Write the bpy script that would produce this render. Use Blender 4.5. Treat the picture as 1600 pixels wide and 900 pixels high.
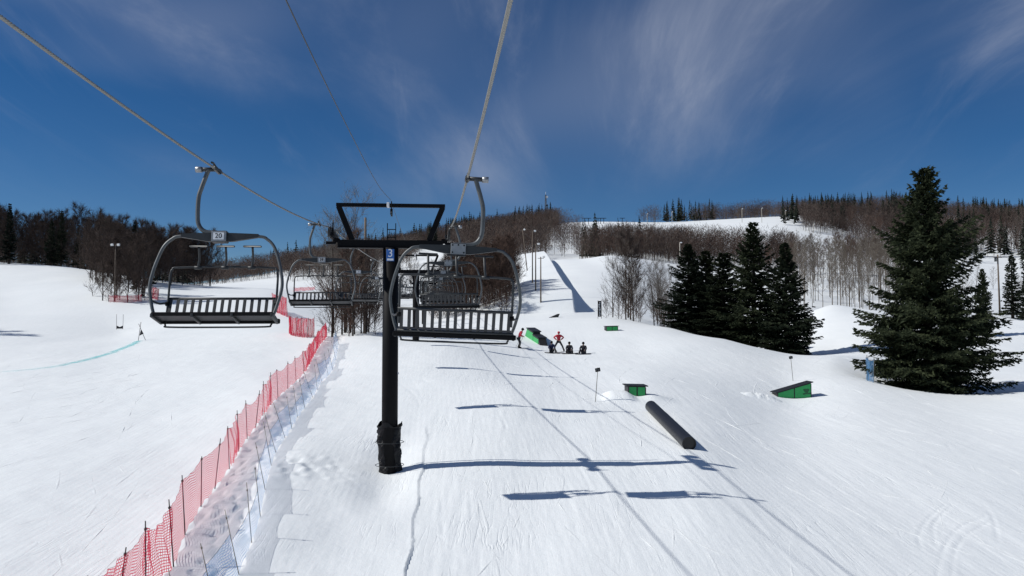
import bpy, math, random
import numpy as np
from mathutils import Vector, Matrix

# ------------------------------------------------------------------ scene, camera, sky, sun
for _o in list(bpy.data.objects):
    bpy.data.objects.remove(_o)
scene = bpy.context.scene
col = scene.collection
R = math.radians
FPX, CZ, VH = 1250.0, 7.0, 500.0            # focal length in photo pixels, eye height, horizon row
PITCH = math.atan((VH - 450.0) / FPX)

cam_d = bpy.data.cameras.new('camera')
cam = bpy.data.objects.new('camera', cam_d)
col.objects.link(cam)
cam.location = (0, 0, CZ)
cam.rotation_euler = (math.pi / 2 + PITCH, 0, 0)
cam_d.sensor_width = 36.0
cam_d.lens = 36.0 * FPX / 1600.0
cam_d.clip_start = 0.1
cam_d.clip_end = 8000.0
scene.camera = cam

SUN_EL, SUN_A = R(42.0), R(4.0)              # light travels to +x, a little away from the camera
LDIR = Vector((math.cos(SUN_EL) * math.cos(SUN_A), math.cos(SUN_EL) * math.sin(SUN_A), -math.sin(SUN_EL)))
sun_d = bpy.data.lights.new('sun', 'SUN')
sun_d.energy = 3.85
sun_d.angle = R(0.53)
sun_d.color = (1.0, 0.97, 0.92)
sun = bpy.data.objects.new('sun', sun_d)
col.objects.link(sun)
sun.location = (-60, -5, 70)
sun.rotation_euler = LDIR.to_track_quat('-Z', 'Y').to_euler()

world = bpy.data.worlds.new('World')
scene.world = world
world.use_nodes = True
wn, wl = world.node_tree.nodes, world.node_tree.links
for n in list(wn):
    wn.remove(n)
w_out = wn.new('ShaderNodeOutputWorld')
w_bg = wn.new('ShaderNodeBackground')
w_bg.inputs['Strength'].default_value = 0.088
w_sky = wn.new('ShaderNodeTexSky')
w_sky.sky_type = 'NISHITA'
w_sky.sun_disc = False
w_sky.sun_elevation = SUN_EL
w_sky.sun_rotation = math.atan2(-LDIR.x, -LDIR.y)
w_sky.altitude = 800
w_sky.air_density = 0.75
w_sky.dust_density = 0.0
w_sky.ozone_density = 4.0
w_tc = wn.new('ShaderNodeTexCoord')


def wmath(op, a, b=None, clamp=False):
    n = wn.new('ShaderNodeMath')
    n.operation = op
    n.use_clamp = clamp
    for i, v in enumerate((a, b)):
        if v is None:
            continue
        if isinstance(v, (int, float)):
            n.inputs[i].default_value = v
        else:
            wl.new(v, n.inputs[i])
    return n.outputs[0]


w_sep = wn.new('ShaderNodeSeparateXYZ')
wl.new(w_tc.outputs['Generated'], w_sep.inputs[0])
zz = wmath('ADD', wmath('MAXIMUM', w_sep.outputs[2], 0.0), 0.22)
w_cmb = wn.new('ShaderNodeCombineXYZ')
wl.new(wmath('DIVIDE', w_sep.outputs[0], zz), w_cmb.inputs[0])
wl.new(wmath('DIVIDE', w_sep.outputs[1], zz), w_cmb.inputs[1])


def wnoise(scale, detail, rot, sc, loc=(0, 0, 0), dist=0.0, rough=0.55):
    m = wn.new('ShaderNodeMapping')
    m.inputs['Rotation'].default_value = (0, 0, rot)
    m.inputs['Scale'].default_value = sc
    m.inputs['Location'].default_value = loc
    wl.new(w_cmb.outputs[0], m.inputs[0])
    t = wn.new('ShaderNodeTexNoise')
    t.inputs['Scale'].default_value = scale
    t.inputs['Detail'].default_value = detail
    t.inputs['Roughness'].default_value = rough
    t.inputs['Distortion'].default_value = dist
    wl.new(m.outputs[0], t.inputs['Vector'])
    return t.outputs['Fac']


def wramp(src, lo, hi):
    n = wn.new('ShaderNodeMapRange')
    n.interpolation_type = 'SMOOTHSTEP'
    n.inputs['From Min'].default_value = lo
    n.inputs['From Max'].default_value = hi
    wl.new(src, n.inputs['Value'])
    return n.outputs[0]


veil = wramp(wnoise(0.75, 2, 0.0, (1, 1, 1), (-0.28, 0.0, 0), 0.4), 0.40, 0.66)
wisp = wramp(wnoise(1.25, 9, R(48), (1.0, 0.42, 1), (0.3, 1.7, 0), 1.0, 0.62), 0.40, 0.78)
fine = wramp(wnoise(3.2, 8, R(58), (1.0, 0.30, 1), (2.3, 0.7, 0), 0.8, 0.62), 0.50, 0.86)
cl = wmath('ADD', wmath('MULTIPLY', veil, wmath('ADD', wmath('MULTIPLY', wisp, 0.75), 0.22)), wmath('MULTIPLY', fine, 0.24))
cl = wmath('MULTIPLY', wmath('MULTIPLY', cl, wramp(w_sep.outputs[2], 0.10, 0.28)), 1.15, True)
w_hsv = wn.new('ShaderNodeHueSaturation')
w_hsv.inputs['Saturation'].default_value = 1.27
w_hsv.inputs['Hue'].default_value = 0.503
w_hsv.inputs['Value'].default_value = 0.66
wl.new(w_sky.outputs[0], w_hsv.inputs['Color'])
w_mix = wn.new('ShaderNodeMixRGB')
w_mix.inputs['Color2'].default_value = (4.5, 4.9, 6.0, 1)
wl.new(cl, w_mix.inputs['Fac'])
wl.new(w_hsv.outputs[0], w_mix.inputs['Color1'])
wl.new(w_mix.outputs[0], w_bg.inputs['Color'])
wl.new(w_bg.outputs[0], w_out.inputs['Surface'])

vs = scene.view_settings
vs.view_transform = 'Standard'
vs.look = 'None'
vs.exposure = 0.08
vs.gamma = 1.0
vs.use_curve_mapping = False

# ------------------------------------------------------------------ helpers
rng = random.Random(11)
NP = np.random.RandomState(5)


def P(u, v, d):
    """photo pixel + distance ahead -> world point"""
    cx, cy = (u - 800.0) / FPX, (450.0 - v) / FPX
    y = math.cos(PITCH) - cy * math.sin(PITCH)
    z = math.sin(PITCH) + cy * math.cos(PITCH)
    s = d / y
    return Vector((cx * s, d, CZ + z * s))


def tag(o, label=None, cat=None, group=None, kind=None):
    if label: o['label'] = label
    if cat: o['category'] = cat
    if group: o['group'] = group
    if kind: o['kind'] = kind
    return o


def empty(name, loc, rz=0.0, label=None, cat=None, group=None):
    o = bpy.data.objects.new(name, None)
    o.empty_display_size = 0.2
    col.objects.link(o)
    o.location = loc
    o.rotation_euler = (0, 0, rz)
    return tag(o, label, cat, group)


def link(name, me, parent=None, loc=None, rot=None):
    o = bpy.data.objects.new(name, me)
    col.objects.link(o)
    if parent is not None: o.parent = parent
    if loc is not None: o.location = loc
    if rot is not None: o.rotation_euler = rot
    return o


def np_mesh(name, V, Fq, mat, smooth=True):
    """V (n,3), Fq (m,3|4) arrays -> mesh, fast"""
    me = bpy.data.meshes.new(name)
    V = np.asarray(V, dtype=np.float32)
    Fq = np.asarray(Fq, dtype=np.int32)
    k = Fq.shape[1]
    me.vertices.add(len(V)); me.vertices.foreach_set('co', V.ravel())
    me.loops.add(Fq.size); me.loops.foreach_set('vertex_index', Fq.ravel())
    me.polygons.add(len(Fq))
    me.polygons.foreach_set('loop_start', np.arange(0, Fq.size, k, dtype=np.int32))
    me.polygons.foreach_set('use_smooth', np.full(len(Fq), smooth, dtype=bool))
    me.update(calc_edges=True)
    me.validate()
    if mat: me.materials.append(mat)
    return me


class MB:
    """collects boxes, tubes, quads; build() links them as one mesh object"""
    def __init__(s):
        s.v, s.f = [], []

    def add(s, vs, fs):
        b = len(s.v)
        s.v += [tuple(p) for p in vs]
        s.f += [tuple(i + b for i in f) for f in fs]
        return s

    def box(s, c, size, rot=None, taper=1.0, bev=0.0):
        hx, hy, hz = size[0] / 2, size[1] / 2, size[2] / 2
        vs, fs = [], []
        if bev > 0:
            b = min(bev, hx * .9, hy * .9, hz * .9)
            idx = {}
            for sx in (-1, 1):
                for sy in (-1, 1):
                    for sz in (-1, 1):
                        for ax in range(3):
                            p = [sx * (hx - b), sy * (hy - b), sz * (hz - b)]
                            p[ax] = (sx * hx, sy * hy, sz * hz)[ax]
                            idx[(sx, sy, sz, ax)] = len(vs)
                            vs.append(Vector(p))
            for ax in range(3):
                o1, o2 = [i for i in range(3) if i != ax]
                for sg in (-1, 1):
                    q = []
                    for a, c2 in ((-1, -1), (1, -1), (1, 1), (-1, 1)):
                        k = [0, 0, 0]; k[ax] = sg; k[o1] = a; k[o2] = c2
                        q.append(idx[(*k, ax)])
                    fs.append(q)
                for a in (-1, 1):
                    for c2 in (-1, 1):
                        k1 = [0, 0, 0]; k1[ax] = -1; k1[o1] = a; k1[o2] = c2
                        k2 = list(k1); k2[ax] = 1
                        fs.append([idx[(*k1, o1)], idx[(*k2, o1)], idx[(*k2, o2)], idx[(*k1, o2)]])
            for sx in (-1, 1):
                for sy in (-1, 1):
                    for sz in (-1, 1):
                        fs.append([idx[(sx, sy, sz, a)] for a in range(3)])
        else:
            for sz in (-1, 1):
                t = taper if sz > 0 else 1.0
                for sx, sy in ((-1, -1), (1, -1), (1, 1), (-1, 1)):
                    vs.append(Vector((sx * hx * t, sy * hy * t, sz * hz)))
            fs = [(3, 2, 1, 0), (4, 5, 6, 7), (0, 1, 5, 4), (1, 2, 6, 5), (2, 3, 7, 6), (3, 0, 4, 7)]
        M = rot if rot is not None else Matrix.Identity(3)
        return s.add([M @ p + Vector(c) for p in vs], fs)

    def tube(s, pts, r, n=8, cap=True, spin=0.0):
        pts = [Vector(p) for p in pts]
        rr = r if isinstance(r, (list, tuple)) else [r] * len(pts)
        vs, fs = [], []
        t0 = (pts[1] - pts[0]).normalized()
        up = Vector((0, 0, 1)) if abs(t0.z) < .9 else Vector((1, 0, 0))
        a = t0.cross(up).normalized()
        for i, p in enumerate(pts):
            if i == 0: t = pts[1] - pts[0]
            elif i == len(pts) - 1: t = pts[i] - pts[i - 1]
            else: t = (pts[i + 1] - pts[i]).normalized() + (pts[i] - pts[i - 1]).normalized()
            t = t.normalized()
            a = (a - t * a.dot(t)).normalized()
            b = t.cross(a)
            for k in range(n):
                an = 2 * math.pi * k / n + spin
                vs.append(p + (a * math.cos(an) + b * math.sin(an)) * rr[i])
        for i in range(len(pts) - 1):
            for k in range(n):
                k2 = (k + 1) % n
                fs.append((i * n + k, i * n + k2, (i + 1) * n + k2, (i + 1) * n + k))
        if cap:
            fs.append(tuple(range(n))[::-1])
            fs.append(tuple((len(pts) - 1) * n + k for k in range(n)))
        return s.add(vs, fs)

    def prism(s, poly, y0, y1):
        """polygon in xz pushed from y0 to y1"""
        n = len(poly)
        vs = [(x, y0, z) for x, z in poly] + [(x, y1, z) for x, z in poly]
        fs = [tuple(range(n)), tuple(range(2 * n - 1, n - 1, -1))]
        for i in range(n):
            j = (i + 1) % n
            fs.append((i, i + n, j + n, j))
        return s.add(vs, fs)

    def ball(s, c, r, nu=10, nv=7):
        r = r if isinstance(r, (list, tuple)) else (r, r, r)
        vs, fs = [], []
        for j in range(nv + 1):
            ph = math.pi * j / nv
            for i in range(nu):
                th = 2 * math.pi * i / nu
                vs.append((c[0] + r[0] * math.sin(ph) * math.cos(th), c[1] + r[1] * math.sin(ph) * math.sin(th), c[2] + r[2] * math.cos(ph)))
        for j in range(nv):
            for i in range(nu):
                i2 = (i + 1) % nu
                fs.append((j * nu + i, (j + 1) * nu + i, (j + 1) * nu + i2, j * nu + i2))
        return s.add(vs, fs)

    def mesh(s, name, mat, smooth=False):
        me = bpy.data.meshes.new(name)
        me.from_pydata(s.v, [], s.f)
        if mat: me.materials.append(mat)
        for p in me.polygons: p.use_smooth = smooth and len(p.vertices) < 5
        me.update()
        return me

    def build(s, name, mat, parent=None, smooth=False, loc=None, rot=None):
        return link(name, s.mesh(name, mat, smooth), parent, loc, rot)


def spline(pts, k=6):
    pts = [Vector(p) for p in pts]
    out = []
    for i in range(len(pts) - 1):
        p0 = pts[max(i - 1, 0)]; p1 = pts[i]; p2 = pts[i + 1]; p3 = pts[min(i + 2, len(pts) - 1)]
        for j in range(k):
            t = j / k
            out.append(0.5 * ((2 * p1) + (p2 - p0) * t + (2 * p0 - 5 * p1 + 4 * p2 - p3) * t * t + (3 * p1 - p0 - 3 * p2 + p3) * t ** 3))
    out.append(pts[-1])
    return out


def copy_tree(o, parent=None):
    c = o.copy()
    col.objects.link(c)
    c.parent = parent
    for ch in list(o.children):
        copy_tree(ch, c)
    return c


# ------------------------------------------------------------------ materials
def new_mat(name):
    m = bpy.data.materials.new(name)
    m.use_nodes = True
    return m, m.node_tree.nodes, m.node_tree.links, m.node_tree.nodes['Principled BSDF']


def paint(name, c, rough=0.5, metal=0.0, var=0.25, scale=6.0, bump=0.0, spec=0.5):
    m, n, l, b = new_mat(name)
    tc = n.new('ShaderNodeTexCoord')
    t = n.new('ShaderNodeTexNoise')
    t.inputs['Scale'].default_value = scale
    t.inputs['Detail'].default_value = 6
    l.new(tc.outputs['Object'], t.inputs['Vector'])
    mx = n.new('ShaderNodeMixRGB')
    mx.inputs['Color1'].default_value = (*[x * (1 - var) for x in c], 1)
    mx.inputs['Color2'].default_value = (*[min(1, x * (1 + var)) for x in c], 1)
    l.new(t.outputs['Fac'], mx.inputs['Fac'])
    l.new(mx.outputs[0], b.inputs['Base Color'])
    b.inputs['Roughness'].default_value = rough
    b.inputs['Metallic'].default_value = metal
    b.inputs['Specular IOR Level'].default_value = spec
    if bump:
        bp = n.new('ShaderNodeBump')
        bp.inputs['Strength'].default_value = 0.5
        bp.inputs['Distance'].default_value = bump
        l.new(t.outputs['Fac'], bp.inputs['Height'])
        l.new(bp.outputs[0], b.inputs['Normal'])
    return m


def snow_mat(name, streak=1.0):
    m, n, l, b = new_mat(name)
    tc = n.new('ShaderNodeTexCoord')

    def noise(scale, detail, sc=(1, 1, 1), rot=0.0, rough=0.55):
        mp = n.new('ShaderNodeMapping')
        mp.inputs['Scale'].default_value = sc
        mp.inputs['Rotation'].default_value = (0, 0, rot)
        l.new(tc.outputs['Object'], mp.inputs[0])
        t = n.new('ShaderNodeTexNoise')
        t.inputs['Scale'].default_value = scale
        t.inputs['Detail'].default_value = detail
        t.inputs['Roughness'].default_value = rough
        l.new(mp.outputs[0], t.inputs['Vector'])
        return t.outputs['Fac']

    def mth(op, a, c):
        k = n.new('ShaderNodeMath'); k.operation = op
        for i, v in enumerate((a, c)):
            if v is None: continue
            if isinstance(v, (int, float)): k.inputs[i].default_value = v
            else: l.new(v, k.inputs[i])
        return k.outputs[0]
    big = noise(0.12, 4)
    mid = noise(1.3, 5)
    fine = noise(14.0, 4, rough=0.7)
    st = noise(1.0, 6, (5.5, 0.35, 1), -0.10, 0.65)
    st2 = noise(1.0, 6, (3.2, 0.5, 1), 0.45, 0.65)
    patch = noise(0.05, 3)
    r = n.new('ShaderNodeValToRGB')
    r.color_ramp.elements[0].position = 0.3
    r.color_ramp.elements[0].color = (0.785, 0.825, 0.835, 1)
    r.color_ramp.elements[1].position = 0.7
    r.color_ramp.elements[1].color = (0.865, 0.895, 0.90, 1)
    l.new(mth('ADD', mth('MULTIPLY', big, 0.6), mth('MULTIPLY', st, 0.4)), r.inputs['Fac'])
    l.new(r.outputs[0], b.inputs['Base Color'])
    b.inputs['Roughness'].default_value = 0.62
    b.inputs['Specular IOR Level'].default_value = 0.3
    h = mth('ADD', mth('MULTIPLY', mid, 0.9), mth('MULTIPLY', fine, 0.16))
    h = mth('ADD', h, mth('MULTIPLY', mth('MULTIPLY', st, patch), 0.5 * streak))
    h = mth('ADD', h, mth('MULTIPLY', mth('MULTIPLY', st2, patch), 0.45 * streak))
    st3 = noise(1.0, 3, (2.6, 0.16, 1), -0.08, 0.5)
    cr = mth('POWER', mth('SUBTRACT', 1.0, mth('ABSOLUTE', mth('SUBTRACT', mth('MULTIPLY', st3, 2.0), 1.0), 0.0)), 45.0)
    st4 = noise(1.0, 3, (2.0, 0.20, 1), 0.30, 0.5)
    cr2 = mth('POWER', mth('SUBTRACT', 1.0, mth('ABSOLUTE', mth('SUBTRACT', mth('MULTIPLY', st4, 2.0), 1.0), 0.0)), 50.0)
    brk = mth('MULTIPLY', mth('MAXIMUM', mth('SUBTRACT', noise(0.45, 4), 0.47), 0.0), 4.0)
    h = mth('SUBTRACT', h, mth('MULTIPLY', mth('MULTIPLY', mth('ADD', cr, cr2), brk), 0.26 * streak))
    wmp = n.new('ShaderNodeMapping'); wmp.inputs['Rotation'].default_value = (0, 0, -0.0976)
    l.new(tc.outputs['Object'], wmp.inputs[0])
    wv = n.new('ShaderNodeTexWave'); wv.inputs['Scale'].default_value = 1.35; wv.inputs['Distortion'].default_value = 0.6; wv.inputs['Detail'].default_value = 2
    l.new(wmp.outputs[0], wv.inputs['Vector'])
    h = mth('ADD', h, mth('MULTIPLY', mth('MULTIPLY', wv.outputs['Fac'], mth('MULTIPLY', big, patch)), 0.16 * streak))
    bp = n.new('ShaderNodeBump')
    bp.inputs['Strength'].default_value = 0.6
    bp.inputs['Distance'].default_value = 0.06
    l.new(h, bp.inputs['Height'])
    l.new(bp.outputs[0], b.inputs['Normal'])
    return m


def foliage_mat(name, c1, c2, scale=1.2, trans=0.0):
    m, n, l, b = new_mat(name)
    tc = n.new('ShaderNodeTexCoord')
    t = n.new('ShaderNodeTexNoise')
    t.inputs['Scale'].default_value = scale
    t.inputs['Detail'].default_value = 3
    l.new(tc.outputs['Object'], t.inputs['Vector'])
    oi = n.new('ShaderNodeObjectInfo')
    ad = n.new('ShaderNodeMath'); ad.operation = 'ADD'
    sb = n.new('ShaderNodeMath'); sb.operation = 'MULTIPLY_ADD'
    l.new(oi.outputs['Random'], sb.inputs[0]); sb.inputs[1].default_value = 0.5; sb.inputs[2].default_value = -0.25
    l.new(t.outputs['Fac'], ad.inputs[0]); l.new(sb.outputs[0], ad.inputs[1])
    r = n.new('ShaderNodeValToRGB')
    r.color_ramp.elements[0].position = 0.25; r.color_ramp.elements[0].color = (*c1, 1)
    r.color_ramp.elements[1].position = 0.75; r.color_ramp.elements[1].color = (*c2, 1)
    l.new(ad.outputs[0], r.inputs['Fac'])
    l.new(r.outputs[0], b.inputs['Base Color'])
    b.inputs['Roughness'].default_value = 0.8
    b.inputs['Specular IOR Level'].default_value = 0.15
    return m


def net_mat(name, c, cell=0.06, thr=0.12, trans=0.5, vert=1.0):
    m, n, l, b = new_mat(name)
    uv = n.new('ShaderNodeTexCoord')
    sp = n.new('ShaderNodeSeparateXYZ')
    l.new(uv.outputs['UV'], sp.inputs[0])

    def line(o, cl, th):
        a = n.new('ShaderNodeMath'); a.operation = 'DIVIDE'; a.inputs[1].default_value = cl
        l.new(o, a.inputs[0])
        f = n.new('ShaderNodeMath'); f.operation = 'FRACT'
        l.new(a.outputs[0], f.inputs[0])
        g = n.new('ShaderNodeMath'); g.operation = 'LESS_THAN'; g.inputs[1].default_value = th
        l.new(f.outputs[0], g.inputs[0])
        return g.outputs[0]
    mxn = n.new('ShaderNodeMath'); mxn.operation = 'MAXIMUM'
    l.new(line(sp.outputs[0], cell, thr * vert), mxn.inputs[0])
    l.new(line(sp.outputs[1], cell, thr), mxn.inputs[1])
    b.inputs['Base Color'].default_value = (*c, 1)
    b.inputs['Roughness'].default_value = 0.6
    tl = n.new('ShaderNodeBsdfTranslucent'); tl.inputs['Color'].default_value = (*c, 1)
    m1 = n.new('ShaderNodeMixShader'); m1.inputs[0].default_value = trans
    l.new(b.outputs[0], m1.inputs[1]); l.new(tl.outputs[0], m1.inputs[2])
    tr = n.new('ShaderNodeBsdfTransparent')
    m2 = n.new('ShaderNodeMixShader')
    l.new(mxn.outputs[0], m2.inputs[0]); l.new(tr.outputs[0], m2.inputs[1]); l.new(m1.outputs[0], m2.inputs[2])
    l.new(m2.outputs[0], n['Material Output'].inputs['Surface'])
    return m


M = dict(
    snow=snow_mat('snow'),
    black=paint('black paint', (0.005, 0.005, 0.006), 0.6, 0, 0.35, 3, 0.002, 0.12),
    black2=paint('black wrap', (0.007, 0.007, 0.008), 0.5, 0, 0.5, 4, 0.006, 0.25),
    galv=paint('galvanised steel', (0.10, 0.108, 0.112), 0.5, 0.55, 0.3, 9, 0.001),
    dgalv=paint('dark galvanised steel', (0.035, 0.038, 0.040), 0.5, 0.35, 0.35, 9, 0.001),
    seat=paint('dark seat panel', (0.03, 0.032, 0.035), 0.55, 0, 0.35, 7, 0.002),
    hub=paint('steel plate', (0.30, 0.31, 0.32), 0.45, 0.6, 0.25, 12, 0.001),
    white=paint('white enamel', (0.78, 0.79, 0.8), 0.5, 0, 0.08, 8),
    blue=paint('blue enamel', (0.03, 0.13, 0.42), 0.45, 0, 0.15, 8),
    rope=paint('steel rope', (0.24, 0.235, 0.215), 0.45, 0.2, 0.35, 40, 0.001),
    rubber=paint('rubber', (0.02, 0.02, 0.02), 0.8, 0, 0.3, 8),
    green=paint('green board', (0.022, 0.35, 0.085), 0.5, 0, 0.22, 5, 0.002),
    dkgreen=paint('dark green print', (0.008, 0.10, 0.03), 0.5, 0, 0.2, 8),
    deck=paint('black deck', (0.012, 0.012, 0.013), 0.55, 0, 0.3, 6, 0.001),
    pipe=paint('black plastic pipe', (0.010, 0.010, 0.012), 0.45, 0, 0.3, 3, 0.002),
    wood=paint('weathered wood', (0.13, 0.10, 0.075), 0.8, 0, 0.4, 5, 0.004),
    polew=paint('pale pole', (0.45, 0.42, 0.36), 0.7, 0, 0.3, 5),
    fpole=paint('fence pole', (0.035, 0.025, 0.025), 0.5, 0, 0.4, 6),
    bpole=paint('fibreglass pole', (0.16, 0.15, 0.12), 0.5, 0, 0.3, 6),
    rednet=net_mat('red net', (0.66, 0.015, 0.06), 0.065, 0.27, 0.45),
    rednet2=net_mat('bunched red net', (0.62, 0.012, 0.05), 0.05, 0.33, 0.4),
    bluenet=net_mat('blue net', (0.17, 0.38, 0.66), 0.06, 0.17, 0.6),
    redcloth=paint('red cloth', (0.45, 0.02, 0.04), 0.8, 0, 0.2, 8),
    darkcloth=paint('dark cloth', (0.015, 0.015, 0.022), 0.85, 0, 0.3, 8),
    navycloth=paint('navy cloth', (0.015, 0.02, 0.06), 0.85, 0, 0.3, 8),
    skin=paint('skin', (0.45, 0.28, 0.2), 0.6, 0, 0.1, 8),
    board=paint('board base', (0.02, 0.02, 0.03), 0.3, 0, 0.3, 5),
    flag=paint('black panel cloth', (0.02, 0.018, 0.022), 0.8, 0, 0.3, 6),
    lamp=paint('lamp glass', (0.8, 0.8, 0.78), 0.2, 0, 0.05, 5),
    dye=None,
    needles=foliage_mat('spruce needles', (0.010, 0.016, 0.009), (0.038, 0.048, 0.023), 1.3),
    needles_far=foliage_mat('far conifer needles', (0.010, 0.015, 0.011), (0.028, 0.036, 0.022), 0.4),
    bark=paint('grey bark', (0.10, 0.085, 0.072), 0.9, 0, 0.45, 3, 0.01, 0.2),
    bark_dk=paint('dark bark', (0.045, 0.035, 0.028), 0.9, 0, 0.45, 3, 0.01, 0.2),
    twig=foliage_mat('bare brown twigs', (0.060, 0.040, 0.032), (0.120, 0.078, 0.060), 0.5),
    twig_grey=foliage_mat('bare grey twigs', (0.09, 0.078, 0.068), (0.17, 0.15, 0.13), 0.5),
    twig_dk=foliage_mat('bare dark twigs', (0.035, 0.026, 0.023), (0.078, 0.056, 0.046), 0.5),
    birch=foliage_mat('pale birch wood', (0.085, 0.070, 0.057), (0.175, 0.15, 0.122), 0.5),
    trunk_far=paint('far trunks', (0.10, 0.082, 0.07), 0.9, 0, 0.3, 0.05, 0, 0.1),
    twig_far2=foliage_mat('far forest grey twigs', (0.062, 0.049, 0.042), (0.115, 0.092, 0.078), 0.02),
    twig_far3=foliage_mat('far forest dark twigs', (0.030, 0.021, 0.019), (0.066, 0.046, 0.040), 0.02),
    twig_far=foliage_mat('far forest twigs', (0.055, 0.036, 0.030), (0.115, 0.073, 0.057), 0.02),
)

# ------------------------------------------------------------------ terrain
CTRL = []   # (u, d, z relative to the eye)


def cz(u, d, z): CTRL.append((u, d, z))
def cv(u, v, d): CTRL.append((u, d, P(u, v, d).z - CZ))


for u, z in ((-500, -6.3), (100, -6.3), (500, -6.45), (900, -6.55), (1300, -7.0), (1700, -7.5), (2200, -8.0)): cz(u, 14, z)
for u, z in ((-500, -5.7), (0, -5.8), (300, -5.95), (640, -6.1), (900, -6.15), (1250, -6.5), (1650, -7.05), (2200, -7.7)): cz(u, 18.5, z)
for u, z in ((-500, -5.3), (0, -5.45), (340, -5.58), (660, -5.52), (840, -5.55), (1035, -5.58), (1300, -6.0), (1650, -6.6), (2200, -7.3)): cz(u, 26, z)
for a in ((1075, 704, 31), (1015, 646, 38), (436, 630, 40), (800, 631, 38.5), (660, 640, 37.5), (477, 585, 52), (800, 584, 50.5), (1000, 596, 47),
          (1235, 619, 51), (1400, 613, 52), (1620, 622, 50), (700, 541, 62), (870, 549, 70), (1100, 566, 60), (1210, 585, 58), (1300, 560, 66),
          (650, 532, 69), (560, 523, 75), (511, 527, 75), (0, 580, 60), (110, 572, 62), (300, 560, 64), (217, 533, 83), (187, 516, 98), (0, 522, 88),
          (330, 500, 100), (440, 490, 105), (-250, 590, 58), (-250, 520, 88), (0, 470, 125), (178, 472, 120), (300, 466, 130),
          (0, 413, 190), (100, 419, 185), (240, 441, 165), (330, 448, 165), (430, 456, 155), (-250, 398, 200), (0, 412, 240), (150, 425, 230), (330, 449, 220),
          (520, 500, 108), (590, 508, 105), (662, 506, 121), (720, 499, 124), (770, 493, 128), (660, 520, 90),
          (800, 500, 112), (870, 498, 106), (950, 499, 100), (1050, 512, 92), (1130, 529, 83), (1200, 546, 76), (1000, 545, 70),
          (1050, 520, 112), (1120, 545, 104), (1220, 556, 96), (1300, 547, 94), (1260, 520, 112), (1300, 476, 138), (1380, 486, 132), (1480, 497, 122), (1620, 502, 118),
          (1300, 490, 160), (1400, 498, 155), (1620, 505, 150), (1480, 560, 82), (1620, 562, 80), (1400, 560, 80),
          (830, 491, 131), (930, 493, 128), (1000, 501, 120), (1050, 500, 150), (800, 445, 200), (770, 425, 240), (880, 405, 258), (935, 405, 255), (990, 404, 250), (960, 440, 190), (870, 440, 190), (1040, 440, 215),
          (880, 407, 300), (960, 405, 300), (740, 489, 138), (730, 470, 175),
          (850, 352, 620), (780, 361, 600), (700, 377, 560), (600, 400, 520), (520, 411, 500), (430, 427, 480), (300, 446, 450), (100, 440, 420), (-250, 430, 420),
          (640, 462, 200), (640, 408, 390), (560, 455, 220), (560, 430, 330), (450, 447, 290), (700, 387, 460), (780, 395, 360), (850, 385, 400),
          (930, 350, 560), (1000, 350, 560), (1100, 349, 520), (1230, 352, 470), (1320, 380, 420), (1380, 400, 390), (900, 375, 430),
          (1000, 400, 350), (1100, 405, 330), (1130, 470, 190), (1240, 405, 330), (1300, 425, 265), (1240, 465, 195), (1350, 470, 200), (1350, 413, 300),
          (1540, 425, 280), (1620, 392, 380), (1550, 474, 185), (1440, 412, 300), (1500, 385, 420),
          (1080, 347, 660), (1230, 338, 640), (1400, 327, 700), (1620, 344, 700), (1900, 350, 700), (1900, 500, 120), (1900, 560, 80), (1900, 625, 48), (1900, 420, 280), (850, 356, 800), (500, 420, 800), (1400, 345, 900)):
    cv(*a)
for u in (-600, -100, 400, 800, 1200, 1700, 2200):
    cz(u, 1600, 45); cz(u, 4000, 0)

_c = np.array(CTRL)
_A = np.stack([(_c[:, 0] - 800) / FPX * 4.0, np.log(_c[:, 1])], 1)
_q = (_c[:, 2] + 7.0) / (_c[:, 1] + 20.0)


def _tps(d2): return np.where(d2 > 1e-12, 0.5 * d2 * np.log(d2 + 1e-20), 0.0)


_n = len(_c)
_K = _tps(((_A[:, None, :] - _A[None, :, :]) ** 2).sum(-1)) + np.eye(_n) * 2e-3
_Pm = np.concatenate([np.ones((_n, 1)), _A], 1)
_L = np.zeros((_n + 3, _n + 3)); _L[:_n, :_n] = _K; _L[:_n, _n:] = _Pm; _L[_n:, :_n] = _Pm.T
_W = np.linalg.solve(_L, np.concatenate([_q, np.zeros(3)]))

_T = NP.rand(256, 256)


def vnoise(x, y):
    xi, yi = np.floor(x).astype(int), np.floor(y).astype(int)
    fx, fy = x - xi, y - yi
    fx = fx * fx * (3 - 2 * fx); fy = fy * fy * (3 - 2 * fy)
    g = lambda a, b: _T[a & 255, b & 255]
    return (g(xi, yi) * (1 - fx) + g(xi + 1, yi) * fx) * (1 - fy) + (g(xi, yi + 1) * (1 - fx) + g(xi + 1, yi + 1) * fx) * fy - 0.5


def sst(a, b, x):
    t = np.clip((x - a) / (b - a), 0, 1)
    return t * t * (3 - 2 * t)


LX0, LXS = -4.33, -0.0976                       # lift centre line x = LX0 + LXS*(y-28.5)
def lift_x(y): return LX0 + LXS * (y - 28.5)


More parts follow.
